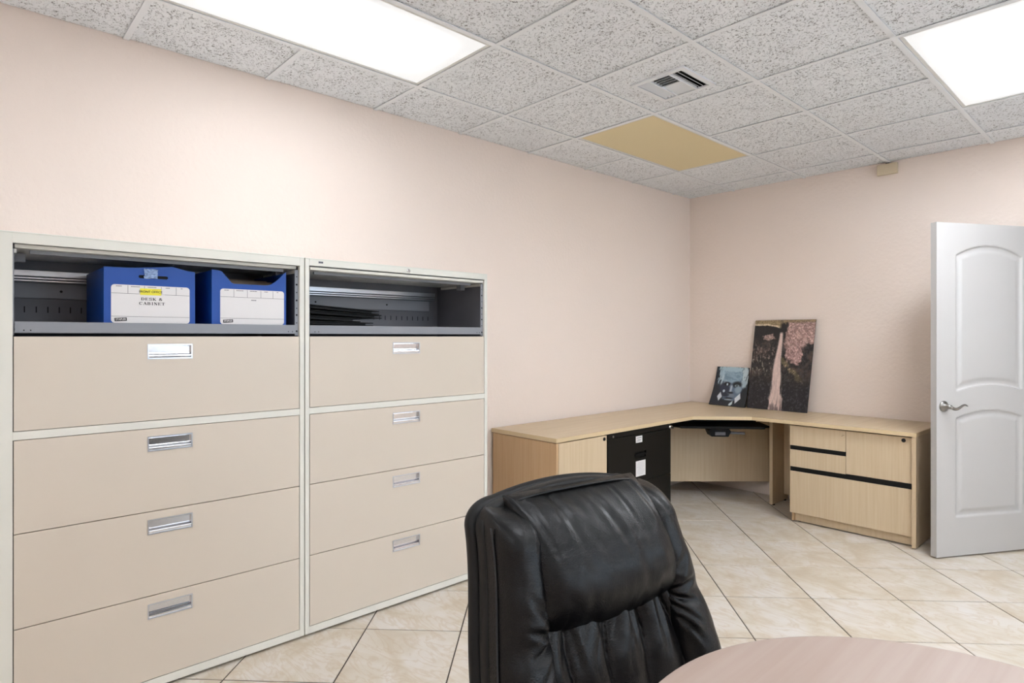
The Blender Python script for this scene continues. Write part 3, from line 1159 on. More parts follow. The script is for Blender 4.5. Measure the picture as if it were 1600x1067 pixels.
# crumpled clear tape over the slot
bm = bmesh.new()
rnd = random.Random(3)
g = [[bm.verts.new((BX + 0.003 + rnd.uniform(-0.0015, 0.0045), 0.545 + 0.045 * a / 7 + rnd.uniform(-0.002, 0.002), 1.566 + 0.036 * b / 7 + rnd.uniform(-0.002, 0.002))) for a in range(8)] for b in range(8)]
for b in range(7):
    for a in range(7):
        bm.faces.new((g[b][a], g[b][a + 1], g[b + 1][a + 1], g[b + 1][a]))
make('crumpled_tape', bm, M['tape'], t)

# --- second box: open front with a scooped edge
t = thing('storage_box', 'blue open-top box with scooped front and blank white label', 'box', (0.25, 0.94, 1.3765), 0, 'blue cardboard boxes')
y0, y1 = 0.786, 1.093
pts = [(y0, zb), (y1, zb), (y1, 1.629), (y1 - 0.008, 1.622)]
for k in range(1, 7):
    q = k / 6
    pts.append((1.085 - 0.082 * q, 1.622 - 0.057 * math.sin(q * PI / 2)))
pts += [(0.872, 1.5645), (0.862, 1.569), (0.826, 1.612), (0.815, 1.616), (y0, 1.618)]
bm = bmesh.new()
prism_x(bm, pts, BX - 0.004, BX)
make('front_panel', bm, M['blue'], t)
quick('side_panel', M['blue'], t, (0.06, BX - 0.004, y0, y0 + 0.004, zb, 1.616))
quick('side_panel', M['blue'], t, (0.06, BX - 0.004, y1 - 0.004, y1, zb, 1.622))
quick('rear_panel', M['blue_in'], t, (0.056, 0.06, y0, y1, zb, 1.618))
quick('bottom_panel', M['blue_in'], t, (0.06, BX - 0.004, y0 + 0.004, y1 - 0.004, zb, zb + 0.004))
ly0, ly1, lz0, lz1 = 0.8185, 1.0835, 1.3955, 1.5425
bm = bmesh.new()
prism_x(bm, rounded_rect(ly0, ly1, lz0, lz1, 0.012), BX, BX + 0.0006)
lab = make('label', bm, M['paper'], t)
label_print(lab, ly0, ly1, lz0 + 0.002, lz1, BX + 0.0007, None)
# brown folders standing inside
for k, (xa, ht) in enumerate(((0.30, 1.590), (0.24, 1.600))):
    f = thing('file_folder', ['brown file folder in the scooped blue box, front one', 'brown file folder in the scooped blue box, rear one'][k], 'folder', (xa, 0.94, zb + 0.0045))
    quick('cover', M['blue_in'], f, (xa, xa + 0.0015, y0 + 0.012, y1 - 0.012, zb + 0.0045, ht))
    quick('tab', M['beige'], f, (xa, xa + 0.0015, y0 + 0.09, y0 + 0.098, ht, ht + 0.012))

# ================================================================== stack of black folders in the second cabinet
stack = [  # z base, thickness, right end y, yaw, roll towards the right, front x
    (1.4000, 0.009, 1.552, 0.00, 0.000, 0.405, 'black folder at the bottom of the stack in the open bay'),
    (1.4125, 0.010, 1.543, 0.03, -0.004, 0.400, 'black folder second from the bottom of the stack in the bay'),
    (1.4265, 0.009, 1.478, -0.02, -0.012, 0.398, 'shortest black folder, middle of the stack in the bay'),
    (1.4395, 0.011, 1.594, 0.04, -0.020, 0.395, 'black folder jutting out furthest, second from top of the stack'),
    (1.4545, 0.010, 1.580, 0.03, -0.030, 0.395, 'topmost black folder of the stack in the open bay')]
zacc = 1.3758
for k, (z, th, ye, yaw, roll, xf, lb) in enumerate(stack):
    y_s = 1.215
    L = ye - y_s
    zb_ = 1.3758 + k * 0.0195
    t = thing('document_folder', lb, 'folder', (xf - 0.15, (y_s + ye) / 2, zb_), yaw, 'black folders stacked in the open bay')
    t.location.z = zb_ + 0.0 
    def half(zz0, zz1, nm):
        bm = bmesh.new()
        box(bm, -0.15, 0.15, -L / 2, L / 2, zz0, zz1, bev=0.0012)
        # fanned: the spine side (low y) is thicker
        for v in bm.verts:
            v.co.z += (0.5 - v.co.y / L) * k * 0.0055
        return make(nm, bm, M['black_matt'], t, local=True)
    half(0, 0.0040, 'lower_cover')
    half(0.0135, 0.0175, 'upper_cover')
    bm = bmesh.new()
    box(bm, -0.145, 0.125, -L / 2 + 0.004, L / 2 - 0.03, 0.0042, 0.0133)
    for v in bm.verts:
        v.co.z += (0.5 - v.co.y / L) * k * 0.0055
    make('contents', bm, M['board'], t, local=True)

# ================================================================== corner desk
DT = 0.737
t = thing('corner_desk', 'light maple corner worktop running along both walls', 'desk', (0.6, 4.2, 0))
top = [(0.016, 2.650), (0.602, 2.650), (0.602, 4.165), (0.922, 4.467), (1.990, 4.467), (1.990, 5.110), (0.016, 5.110)]
bm = bmesh.new()
prism(bm, top, DT - 0.027, DT, bev=0.0015)
wt = make('worktop', bm, M['maple_y'], t)
bm = bmesh.new()                   # edge band along the front
for (ax, ay), (bx_, by_) in zip(top[0:5], top[1:6]):
    a, b = Vector((ax, ay)), Vector((bx_, by_))
    d = (b - a).normalized()
    nn = Vector((d.y, -d.x)) * 0.0012
    q = [a + nn * 0, b + nn * 0, b + nn, a + nn]
    prism(bm, [(v.x, v.y) for v in q], DT - 0.0255, DT - 0.0015)
make('edge_band', bm, M['edge'], wt)
quick('support_panel', M['maple'], t, (0.905, 0.931, 4.80, 5.085, 0.012, DT - 0.0275), bev=0.001)
quick('modesty_panel', M['maple'], t, (0.9315, 1.188, 5.005, 5.023, 0.06, DT - 0.0275))
bm = bmesh.new()                   # diagonal modesty panel across the corner
pa, pb = Vector((0.045, 4.30)), Vector((0.775, 5.085))
d = (pb - pa).normalized()
nn = Vector((-d.y, d.x)) * 0.018
prism(bm, [tuple(pa), tuple(pb), tuple(pb + nn), tuple(pa + nn)], 0.122, DT - 0.0275)
make('modesty_panel', bm, M['maple'], t)
quick('wall_cleat', M['maple'], t, (0.016, 0.04, 3.95, 5.08, 0.60, DT - 0.0275))
for y in (4.84, 5.05):
    bm = bmesh.new()
    lathe(bm, [(0.012, 0.0), (0.012, 0.012)], 0.918, y, 12)
    make('glide', bm, M['black_matt'], t)

# --- cupboard under the left end
t = thing('desk_cupboard', 'light maple cupboard with one door under the left desk end', 'cupboard', (0.3, 2.89, 0))
quick('end_panel', M['maple_side'], t, (0.02, 0.597, 2.656, 2.674, 0.010, DT - 0.031), bev=0.001)
quick('inner_panel', M['maple_side'], t, (0.02, 0.578, 3.110, 3.128, 0.010, DT - 0.031))
quick('rear_panel', M['maple_side'], t, (0.02, 0.03, 2.6745, 3.1095, 0.010, DT - 0.031))
quick('bottom_panel', M['maple_side'], t, (0.0305, 0.578, 2.6745, 3.1095, 0.05, 0.068))
quick('kick_board', M['maple_side'], t, (0.54, 0.555, 2.6745, 3.1095, 0.003, 0.0495))
dr = quick('door', M['maple'], t, (0.579, 0.598, 2.676, 3.131, 0.068, DT - 0.033), bev=0.001)
bm = bmesh.new()
lathe(bm, [(0.0115, 0.598), (0.0115, 0.6005), (0.009, 0.6015)], 3.105, 0.683, 20, 'x')
make('lock', bm, M['hole'], dr)

# --- black lateral file under the desk
BY0, BY1, BXF = 3.141, 3.875, 0.596
t = thing('black_file_cabinet', 'black two-drawer metal file cabinet under the corner desk', 'filing cabinet', (0.35, 3.508, 0))
bm = bmesh.new()
box(bm, 0.12, BXF - 0.012, BY0, BY1, 0.02, DT - 0.033, bev=0.001)
make('body', bm, M['black'], t)
quick('top_rail', M['black'], t, (BXF - 0.011, BXF, BY0, BY1, 0.676, DT - 0.034), bev=0.001)
for (a, b) in ((0.350, 0.673), (0.028, 0.347)):
    hz = b - 0.14
    bm = bmesh.new()
    hy0, hy1 = 3.434, 3.566
    ring_plate(bm, BXF - 0.011, BXF + 0.001, BY0 + 0.003, BY1 - 0.003, a, b, hy0, hy1, hz - 0.022, hz + 0.022)
    dr = make('drawer_front', bm, M['black'], t)
    quick('pull_recess', M['black_matt'], dr, (BXF - 0.0115, BXF - 0.0105, hy0, hy1, hz - 0.022, hz + 0.022), (BXF - 0.003, BXF + 0.003, hy0 + 0.004, hy1 - 0.004, hz - 0.006, hz + 0.006))
    if a > 0.3:
        lh = quick('label_holder', M['paper'], dr, (BXF + 0.0012, BXF + 0.0022, 3.447, 3.520, 0.617, 0.662))
        quick('label_print', M['ink_grey'], lh, (BXF + 0.0022, BXF + 0.0025, 3.456, 3.511, 0.648, 0.651), (BXF + 0.0022, BXF + 0.0025, 3.462, 3.505, 0.634, 0.637), (BXF + 0.0022, BXF + 0.0025, 3.456, 3.50, 0.626, 0.628))
        sh = quick('paper_notice', M['paper'], dr, (BXF + 0.0012, BXF + 0.0017, 3.447, 3.559, 0.385, 0.491))
        bm = bmesh.new()
        for k in range(9):
            zz = 0.476 - k * 0.0098
            wd = (0.07, 0.085, 0.08, 0.085, 0.06, 0.082, 0.086, 0.075, 0.05)[k]
            box(bm, BXF + 0.0017, BXF + 0.002, 3.503 - wd / 2, 3.503 + wd / 2, zz, zz + 0.0016)
        make('notice_print', bm, plain('pale_grey_ink', srgb(178, 178, 186), 0.6), sh)
for y, m_ in ((3.201, 'nickel'), (3.858, 'chrome')):
    bm = bmesh.new()
    lathe(bm, [(0.011, BXF), (0.011, BXF + 0.004), (0.006, BXF + 0.012)] if m_ == 'chrome' else [(0.008, BXF), (0.008, BXF + 0.002), (0.005, BXF + 0.003)], y, 0.687, 20, 'x')
    lk = make('lock', bm, M[m_], t, smooth=True)
    if m_ == 'chrome':
        quick('key', M['nickel'], lk, (BXF + 0.012, BXF + 0.036, 3.857, 3.859, 0.677, 0.690))
for y in (3.19, 3.83):
    for x in (0.17, 0.53):
        bm = bmesh.new()
        lathe(bm, [(0.014, 0.0), (0.014, 0.02)], x, y, 12)
        make('foot', bm, M['black_matt'], t)

# --- drawer unit under the right end
FY = 4.496
t = thing('drawer_unit', 'light maple drawer unit with black pull strips beside the door', 'drawer unit', (1.58, 4.8, 0))
quick('end_panel', M['maple'], t, (1.964, 1.988, 4.474, 5.10, 0.008, DT - 0.0275), bev=0.001)
quick('inner_panel', M['maple_side'], t, (1.200, 1.218, FY + 0.02, 5.10, 0.008, DT - 0.031))
quick('rear_panel', M['maple_side'], t, (1.2185, 1.9635, 5.088, 5.10, 0.008, DT - 0.031))
quick('carcass_deck', M['hole'], t, (1.2185, 1.9635, FY + 0.03, 5.08, 0.66, 0.664), (1.2185, 1.9635, FY + 0.028, FY + 0.032, 0.075, 0.70))  # black planes stand in for the shade inside, seen between fronts
quick('kick_board', M['maple'], t, (1.2185, 1.9635, FY + 0.035, FY + 0.05, 0.008, 0.068))
for x in (1.24, 1.94):
    for y in (4.56, 5.05):
        bm = bmesh.new()
        lathe(bm, [(0.013, 0.0), (0.013, 0.008)], x, y, 12)
        make('glide', bm, M['black_matt'], t)
d1 = quick('drawer_front', M['maple'], t, (1.194, 1.5695, FY, FY + 0.019, 0.557, 0.7005), bev=0.001)
quick('drawer_front', M['maple'], t, (1.194, 1.5695, FY, FY + 0.019, 0.404, 0.5255), bev=0.001)
d2 = quick('door_front', M['maple'], t, (1.5725, 1.9625, FY, FY + 0.019, 0.408, 0.7005), bev=0.001)
quick('drawer_front', M['maple'], t, (1.194, 1.9625, FY, FY + 0.019, 0.070, 0.3705), bev=0.001)
quick('pull_strip', M['black_matt'], t, (1.196, 1.5695, FY + 0.004, FY + 0.018, 0.5262, 0.5565))
quick('pull_strip', M['black_matt'], t, (1.196, 1.9615, FY + 0.004, FY + 0.018, 0.3712, 0.4035))
bm = bmesh.new()
lathe(bm, [(0.0125, FY), (0.0125, FY - 0.0025), (0.010, FY - 0.0035)], 1.914, 0.679, 20, 'y')
make('lock', bm, M['hole'], d2)
quick('scratch', plain('worn_mark', srgb(120, 100, 76), 0.6), d1, (1.548, 1.560, FY - 0.0003, FY, 0.668, 0.6705), (1.545, 1.548, FY - 0.0003, FY, 0.659, 0.666))

# --- keyboard tray
t = thing('keyboard_tray', 'black keyboard tray slung under the chamfered desk corner', 'keyboard tray', (0.70, 4.43, 0.62), math.radians(43.4))
# local x: along the chamfer, local y: towards the wall corner
bm = bmesh.new()
prism(bm, [(-0.37, 0.03), (-0.33, -0.02), (0.31, -0.02), (0.37, 0.03), (0.37, 0.27), (-0.37, 0.27)], 0.012, 0.026, bev=0.003)
make('tray', bm, M['black_matt'], t, local=True)
bm = bmesh.new()
box(bm, -0.34, 0.34, 0.25, 0.27, 0.026, 0.055, bev=0.003)
make('rear_lip', bm, M['black_matt'], t, local=True)
bm = bmesh.new()
prism(bm, [(-0.33, -0.055), (0.31, -0.055), (0.31, -0.021), (-0.33, -0.021)], 0.012, 0.030, bev=0.004)
make('palm_rest', bm, M['black_matt'], t, local=True)
bm = bmesh.new()
box(bm, -0.06, 0.06, 0.20, 0.34, 0.060, 0.0895, bev=0.002)
make('mounting_track', bm, M['grey_dark'], t, local=True)
bm = bmesh.new()
a = [(-0.075, -0.06), (0.055, -0.06), (0.075, -0.02), (0.055, 0.011), (-0.075, 0.011), (-0.095, -0.015)]
va = [bm.verts.new((x, 0.02, z)) for x, z in a]
vb = [bm.verts.new((x, 0.16, z)) for x, z in a]
bm.faces.new(va)
bm.faces.new(list(reversed(vb)))
for k in range(len(a)):
    bm.faces.new((va[k], va[(k + 1) % len(a)], vb[(k + 1) % len(a)], vb[k]))
make('tilt_mechanism', bm, M['black_matt'], t, local=True)
bm = bmesh.new()
box(bm, -0.05, 0.03, 0.012, 0.0198, -0.048, -0.022, bev=0.002)
make('tilt_cap', bm, M['grey_dark'], t, local=True)
bm = bmesh.new()
tube(bm, [(0.06, 0.05, -0.03), (0.12, 0.045, -0.034), (0.185, 0.04, -0.036)], [0.012, 0.010, 0.011], 12)
make('adjust_lever', bm, M['grey_dark'], t, local=True, smooth=True)


# ================================================================== pictures on the desk
def hash2(ix, iy, seed):
    n = (ix * 374761393 + iy * 668265263 + seed * 1442695041) & 0x7fffffff
    n = ((n ^ (n >> 13)) * 1274126177) & 0x7fffffff
    return ((n ^ (n >> 16)) & 0xffff) / 65535.0


def vnoise(x, y, seed):
    ix, iy = np.floor(x).astype(np.int64), np.floor(y).astype(np.int64)
    fx, fy = x - ix, y - iy
    fx, fy = fx * fx * (3 - 2 * fx), fy * fy * (3 - 2 * fy)
    a, b = hash2(ix, iy, seed), hash2(ix + 1, iy, seed)
    c, d = hash2(ix, iy + 1, seed), hash2(ix + 1, iy + 1, seed)
    return (a * (1 - fx) + b * fx) * (1 - fy) + (c * (1 - fx) + d * fx) * fy


def fbm(x, y, seed, o=4):
    s, a, tot = 0, 0.5, 0
    for k in range(o):
        s = s + a * vnoise(x * 2 ** k, y * 2 ** k, seed + k)
        tot += a
        a *= 0.55
    return s / tot


def lin(c):
    return np.array(srgb(*c)[:3])


def sm(e0, e1, v):
    q = np.clip((v - e0) / (e1 - e0), 0, 1)
    return q * q * (3 - 2 * q)


def lay(img, mask, col):
    m = np.clip(mask, 0, 1)[..., None]
    return img * (1 - m) + lin(col) * m


def canvas(name, corners, thick, nx, ny, img, parent, mat, bow=0.0):
    """sheet between four corners (bl, br, tr, tl) with printed colours on a fine grid, closed by a rim and a back"""
    bl, br, tr, tl = [Vector(c) for c in corners]
    nrm = (br - bl).cross(tl - bl).normalized()
    P = []
    for j in range(ny + 1):
        for i in range(nx + 1):
            u, v = i / nx, j / ny
            p = (bl * (1 - u) + br * u) * (1 - v) + (tl * (1 - u) + tr * u) * v
            p = p - nrm * bow * math.sin(PI * v)
            P.append(p)
    F = [(j * (nx + 1) + i, j * (nx + 1) + i + 1, (j + 1) * (nx + 1) + i + 1, (j + 1) * (nx + 1) + i) for j in range(ny) for i in range(nx)]
    o0 = wloc(parent)
    me = bpy.data.meshes.new(name)
    me.from_pydata([tuple(p - o0) for p in P], [], F)
    me.materials.append(mat)
    at = me.color_attributes.new('print', 'FLOAT_COLOR', 'POINT')
    data = np.ones(((nx + 1) * (ny + 1), 4), dtype=np.float32)
    data[:, :3] = img.reshape(-1, 3)
    at.data.foreach_set('color', data.ravel())
    for p in me.polygons:
        p.use_smooth = True
    o = bpy.data.objects.new(name, me)
    COL.objects.link(o)
    o.parent = parent
    # the body behind the print
    bm = bmesh.new()
    fr = [P[j * (nx + 1) + i] for j, i in [(0, i) for i in range(0, nx, 4)] + [(j, nx) for j in range(0, ny, 4)] + [(ny, i) for i in range(nx, 0, -4)] + [(j, 0) for j in range(ny, 0, -4)]]
    a = [bm.verts.new(p - nrm * 0.0004) for p in fr]
    b = [bm.verts.new(p - nrm * thick) for p in fr]
    k = len(fr)
    for i in range(k):
        bm.faces.new((a[i], a[(i + 1) % k], b[(i + 1) % k], b[i]))
    ca = bm.verts.new(sum((Vector(p) for p in fr), Vector()) / k - nrm * (thick + 0.0))
    for i in range(k):
        bm.faces.new((b[i], b[(i + 1) % k], ca))
    make('backing', bm, M['board'], parent)
    return o


# waterfall photograph; u to the right, v upwards
nx, ny = 150, 225
u, v = np.meshgrid(np.linspace(0, 1, nx + 1), np.linspace(0, 1, ny + 1))
w = 1 - v
wx = u * 1.0
n1 = fbm(u * 14, w * 21, 11, 4)
n2 = fbm(u * 44, w * 64, 21, 3)
n3 = fbm(u * 7, w * 10, 31, 4)
rid = np.abs(fbm(u * 26 + n3 * 6, w * 36 + n3 * 6, 41, 3) - 0.5) * 2          # thin branching cracks
str1 = fbm(u * 46 - w * 26, w * 30 + u * 14, 51, 3)                            # slanting scrub
img = np.ones((ny + 1, nx + 1, 3)) * lin((27, 24, 25))
img = lay(img, sm(0.40, 0.62, n3) * 0.8 * sm(0.18, 0.3, w) * sm(0.75, 0.5, w), (84, 68, 62))
img = lay(img, sm(0.5, 0.66, n2) * 0.6 * sm(0.2, 0.3, w), (70, 66, 66))
img = lay(img, sm(0.54, 0.72, str1) * sm(0.22, 0.34, w) * sm(0.66, 0.45, w) * sm(0.5, 0.32, u) * 0.8, (142, 124, 116))
# arch of pale stone at the top left
top_edge = 0.045 + 0.36 * np.clip(u - 0.10, 0, 1) ** 2.2
img = lay(img, sm(top_edge + 0.012, top_edge - 0.012, w + (n1 - .5) * .03) * sm(0.47, 0.42, u), (150, 130, 98))
img = lay(img, sm(0.05, 0.02, w + (n2 - .5) * .05) * sm(0.42, 0.5, u), (140, 120, 92))
img = lay(img, sm(0.016, 0.004, np.abs(w - top_edge - 0.004 + (n1 - .5) * .02)) * sm(0.46, 0.40, u), (208, 188, 160))
# pink rock at the upper right
rock = sm(0.0, 0.05, u - 0.53 + (w - 0.12) * 0.10 + (n1 - .5) * .12) * sm(0.04, -0.04, w - 0.29 - 0.05 * np.sin((u - 0.5) * 9) + (n1 - .5) * .14) * sm(0.015, 0.05, w)
img = lay(img, rock, (150, 120, 114))
img = lay(img, rock * sm(0.10, 0.34, rid), (196, 164, 157))
img = lay(img, rock * sm(0.35, 0.7, rid) * sm(0.4, 0.6, n2), (224, 194, 186))
blk = sm(0.0, 0.03, 0.135 - np.sqrt(((u - 0.70) * 0.95) ** 2 + ((w - 0.375) * 1.0) ** 2) + (n1 - .5) * .16)
img = lay(img, blk, (150, 118, 114))
img = lay(img, blk * sm(0.10, 0.34, rid), (204, 170, 164))
lft = sm(0.0, 0.02, 0.060 - np.maximum(np.abs(u - 0.27 - (w - 0.2)) * 0.55, np.abs(w - 0.195 + (u - 0.27) * 0.18) * 1.5) + (n1 - .5) * .11)
img = lay(img, lft, (140, 116, 110))
img = lay(img, lft * sm(0.12, 0.36, rid), (186, 160, 151))
# mossy slope right of the fall
moss = sm(0.0, 0.05, 0.055 - np.abs((w - 0.49) - (u - 0.58) * 0.60) + (n1 - .5) * .12) * sm(0.49, 0.53, u) * sm(0.92, 0.72, u)
img = lay(img, moss * 0.8, (104, 96, 68))
img = lay(img, moss * sm(0.52, 0.68, n2), (160, 138, 114))
# foliage in the middle left
fol = sm(0.56, 0.70, str1) * sm(0.40, 0.48, w) * sm(0.66, 0.55, w) * sm(0.42, 0.25, u)
img = lay(img, fol * 0.75, (140, 138, 126))
# bluish dark foot
img = lay(img, sm(0.66, 0.8, w) * 0.6, (27, 26, 34))
img = lay(img, sm(0.64, 0.78, n2) * sm(0.6, 0.75, w) * 0.5, (78, 76, 86))
# the fall itself, widening downwards
cx = 0.455 + 0.012 * np.sin(w * 9) + 0.01 * w
q_ = np.clip((w - 0.14) / 0.86, 0, 1)
hw_ = 0.020 + 0.085 * q_ ** 1.1 + (fbm(u * 30, w * 8, 77, 3) - .5) * 0.09 * sm(0.35, 1.0, w)
fall = sm(0.016, -0.016, np.abs(u - cx) - hw_) * sm(0.13, 0.16, w)
img = lay(img, fall, (222, 198, 189))
img = lay(img, fall * sm(0.45, 0.75, fbm(u * 60, w * 10, 5, 3)) * 0.6, (196, 170, 162))
img = lay(img, fall * sm(0.80, 1.0, w) * sm(0.42, 0.6, fbm(u * 46, w * 10, 9, 3)) * 0.9, (96, 82, 84))
grain = 0.45 + 1.1 * fbm(u * 75, w * 110, 91, 2)
img = img * (grain * (1 - fall * 0.75) + fall * 0.75)[..., None]
t = thing('waterfall_picture', 'tall waterfall photo print leaning on the wall behind the desk', 'picture', (0.88, 5.04, DT + 0.001))
WF = [(0.622, 4.997, DT + 0.0015), (1.121, 4.985, DT + 0.0015), (1.148, 5.098, 1.482), (0.650, 5.098, 1.482)]
canvas('print', WF, 0.006, nx, ny, img, t, M['photo'])

# small painted portrait, blue-grey
nx, ny = 110, 120
u, v = np.meshgrid(np.linspace(0, 1, nx + 1), np.linspace(0, 1, ny + 1))
w = 1 - v
n1 = fbm(u * 10, w * 10, 3, 4)
n2 = fbm(u * 26, w * 26, 13, 3)
stroke = fbm(u * 30 + w * 6, w * 8, 23, 3)
img = np.ones((ny + 1, nx + 1, 3)) * lin((30, 37, 48))
img = lay(img, sm(0.5, 0.7, n1) * 0.6, (52, 62, 82))


def blob(cx, cy, rx, ry, soft=0.25, j=0.25):
    return sm(1 + soft, 1 - soft, np.sqrt(((u - cx) / rx) ** 2 + ((w - cy) / ry) ** 2) + (n2 - .5) * j)


img = lay(img, blob(0.55, 0.47, 0.31, 0.44, 0.08), (98, 116, 136))                  # head
img = lay(img, blob(0.50, 0.20, 0.36, 0.20, 0.15), (146, 172, 190))                 # forehead
img = lay(img, blob(0.52, 0.20, 0.30, 0.18, 0.2) * sm(0.48, 0.62, fbm(u * 7 + n1 * 3, w * 26 + n1 * 5, 61, 3)) * 0.75, (112, 140, 160))
img = lay(img, blob(0.50, 0.05, 0.40, 0.07, 0.3, 0.8), (170, 196, 206))
img = lay(img, blob(0.17, 0.20, 0.10, 0.26, 0.2, 0.7) * sm(0.35, 0.6, stroke), (170, 196, 208))  # hair at both sides
img = lay(img, blob(0.25, 0.36, 0.09, 0.14, 0.25, 0.8) * sm(0.35, 0.6, stroke), (186, 206, 216))
img = lay(img, blob(0.92, 0.20, 0.10, 0.27, 0.2, 0.8) * sm(0.3, 0.55, stroke), (192, 210, 214))
img = lay(img, blob(0.88, 0.42, 0.07, 0.10, 0.3, 0.9), (170, 190, 200))
img = lay(img, blob(0.33, 0.56, 0.17, 0.17, 0.25), (44, 50, 68))                    # shaded cheek
img = lay(img, blob(0.40, 0.43, 0.10, 0.05, 0.3), (22, 26, 34))                     # eye hollows
img = lay(img, blob(0.69, 0.44, 0.14, 0.085, 0.3), (26, 30, 36))
img = lay(img, blob(0.69, 0.47, 0.07, 0.030, 0.3), (128, 146, 150))
img = lay(img, blob(0.69, 0.47, 0.022, 0.022, 0.3), (20, 20, 24))
img = lay(img, blob(0.40, 0.445, 0.022, 0.03, 0.3), (190, 206, 216))
img = lay(img, blob(0.745, 0.57, 0.10, 0.09, 0.3), (136, 156, 172))                 # lit cheek
img = lay(img, sm(0.040, 0.015, np.abs(u - 0.535 + (w - 0.5) * 0.06)) * sm(0.44, 0.5, w) * sm(0.67, 0.64, w), (176, 190, 202))  # nose
img = lay(img, blob(0.535, 0.655, 0.085, 0.028, 0.4), (34, 38, 46))
img = lay(img, blob(0.56, 0.725, 0.11, 0.04, 0.3, 0.6), (118, 130, 142))
img = lay(img, blob(0.40, 0.72, 0.10, 0.05, 0.3, 0.6), (40, 46, 60))           # moustache
img = lay(img, blob(0.51, 0.80, 0.13, 0.022, 0.4), (20, 22, 28))
img = lay(img, blob(0.52, 0.845, 0.10, 0.024, 0.4), (150, 162, 172))
img = lay(img, sm(0.02, -0.01, 0.86 - w), (26, 32, 42))                            # coat
img = lay(img, blob(0.10, 0.80, 0.17, 0.30, 0.2), (30, 36, 46))
img = lay(img, blob(0.94, 0.80, 0.14, 0.30, 0.2), (28, 34, 40))
img = lay(img, sm(0.02, -0.02, np.abs(u - 0.245) * 1.7 + np.abs(w - 0.77) - 0.115), (206, 214, 222))   # pale collar points
img = lay(img, sm(0.02, -0.02, np.abs(u - 0.765 + (w - .79) * .35) * 1.7 + np.abs(w - 0.79) - 0.135), (214, 220, 226))
img = lay(img, sm(0.02, -0.02, np.abs(u - 0.60 + (w - .95) * .5) * 2.0 + np.abs(w - 0.95) - 0.09), (196, 212, 216))
img = lay(img, blob(0.335, 0.62, 0.03, 0.035, 0.3), (190, 204, 216))
img = lay(img, sm(0.012, 0.004, u) + sm(0.985, 0.995, w), (16, 18, 22))
t = thing('portrait_painting', 'small blue-grey painted portrait leaning beside the waterfall picture', 'picture', (0.44, 5.0, DT + 0.001))
PC = [(0.268, 4.990, DT + 0.0045), (0.612, 4.972, DT + 0.0045), (0.596, 5.088, 1.074), (0.296, 5.098, 1.074)]
canvas('print', PC, 0.012, nx, ny, img, t, M['canvas'], bow=0.014)

# ================================================================== round table
TX, TY, TR, TH_ = 2.952, 0.968, 0.481, 0.740
t = thing('round_table', 'round pinkish beech table in the foreground', 'table', (TX, TY, 0))
bm = bmesh.new()
lathe(bm, [(TR - 0.004, TH_ - 0.028), (TR, TH_ - 0.024), (TR, TH_ - 0.004), (TR - 0.003, TH_ - 0.0008), (TR - 0.008, TH_)], TX, TY, 128)
tt = make('table_top', bm, M['table'], t)
bm = bmesh.new()
lathe(bm, [(0.14, TH_ - 0.040), (0.14, TH_ - 0.0285)], TX, TY, 40)
make('top_plate', bm, M['black_matt'], t)
bm = bmesh.new()
lathe(bm, [(0.045, 0.05), (0.04, 0.10), (0.04, TH_ - 0.0405)], TX, TY, 32)
make('column', bm, M['black_matt'], t, smooth=True)
bm = bmesh.new()
lathe(bm, [(0.24, 0.0), (0.24, 0.012), (0.20, 0.022), (0.06, 0.0495)], TX, TY, 48)
make('base', bm, M['black_matt'], t, smooth=True)

# ================================================================== leather chair (local frame: +x forward, +y to the sitter's left)
CH_PHI = math.radians(-8.0)
CH = Vector((2.478, 0.995, 0))
chair = thing('leather_chair', 'black leather executive chair drawn up to the round table', 'chair', CH, CH_PHI)
ZB = 0.46                          # where the back meets the seat


def xb(z):                         # plane behind the cushions
    return -0.305 + (1.0 - z) * 0.33


def hw(z):                         # half width of the back
    q = max(0.0, min(1.0, (0.96 - z) / 0.34))
    return 0.247 + 0.046 * q * q * (3 - 2 * q)


def ss(a, b, v):
    q = max(0.0, min(1.0, (v - a) / (b - a)))
    return q * q * (3 - 2 * q)


def surface(name, fn, nu, nv, mat, parent, close=False):
    bm = bmesh.new()
    g = [[bm.verts.new(fn(i / nu, j / nv)) for i in range(nu + 1)] for j in range(nv + 1)]
    for j in range(nv):
        for i in range(nu):
            bm.faces.new((g[j][i], g[j][i + 1], g[j + 1][i + 1], g[j + 1][i]))
    rim = g[0] + [g[j][nu] for j in range(1, nv + 1)] + list(reversed(g[nv][:-1])) + [g[j][0] for j in range(nv - 1, 0, -1)]
    if close:
        c = bm.verts.new(sum((v.co for v in rim), Vector()) / len(rim))
        for k in range(len(rim)):
            bm.faces.new((rim[(k + 1) % len(rim)], rim[k], c))
    bmesh.ops.remove_doubles(bm, verts=bm.verts, dist=1e-5)
    return make(name, bm, mat, parent, smooth=True, local=True)


def crease(y, z, y0, z0, y1, z1, wd, depth):
    """a furrow from (y0,z0) to (y1,z1), fading towards its second end"""
    dy, dz = y1 - y0, z1 - z0
    L2 = dy * dy + dz * dz
    q = ((y - y0) * dy + (z - z0) * dz) / L2
    if q < -0.15 or q > 1.1:
        return 0.0
    qc = max(0.0, min(1.0, q))
    d = math.hypot(y - y0 - dy * qc, z - z0 - dz * qc)
    f = (1 - qc) ** 0.7 if qc < 1 else 0
    return -depth * f * (math.exp(-(d / wd) ** 2) - 0.45 * math.exp(-((d - 2.0 * wd) / wd) ** 2))


from mathutils import noise as mnoise


def soft(y, z, seed, amp):
    return amp * (mnoise.noise((y * 16, z * 16, seed)) + 0.6 * mnoise.noise((y * 34, z * 30, seed + 5)))


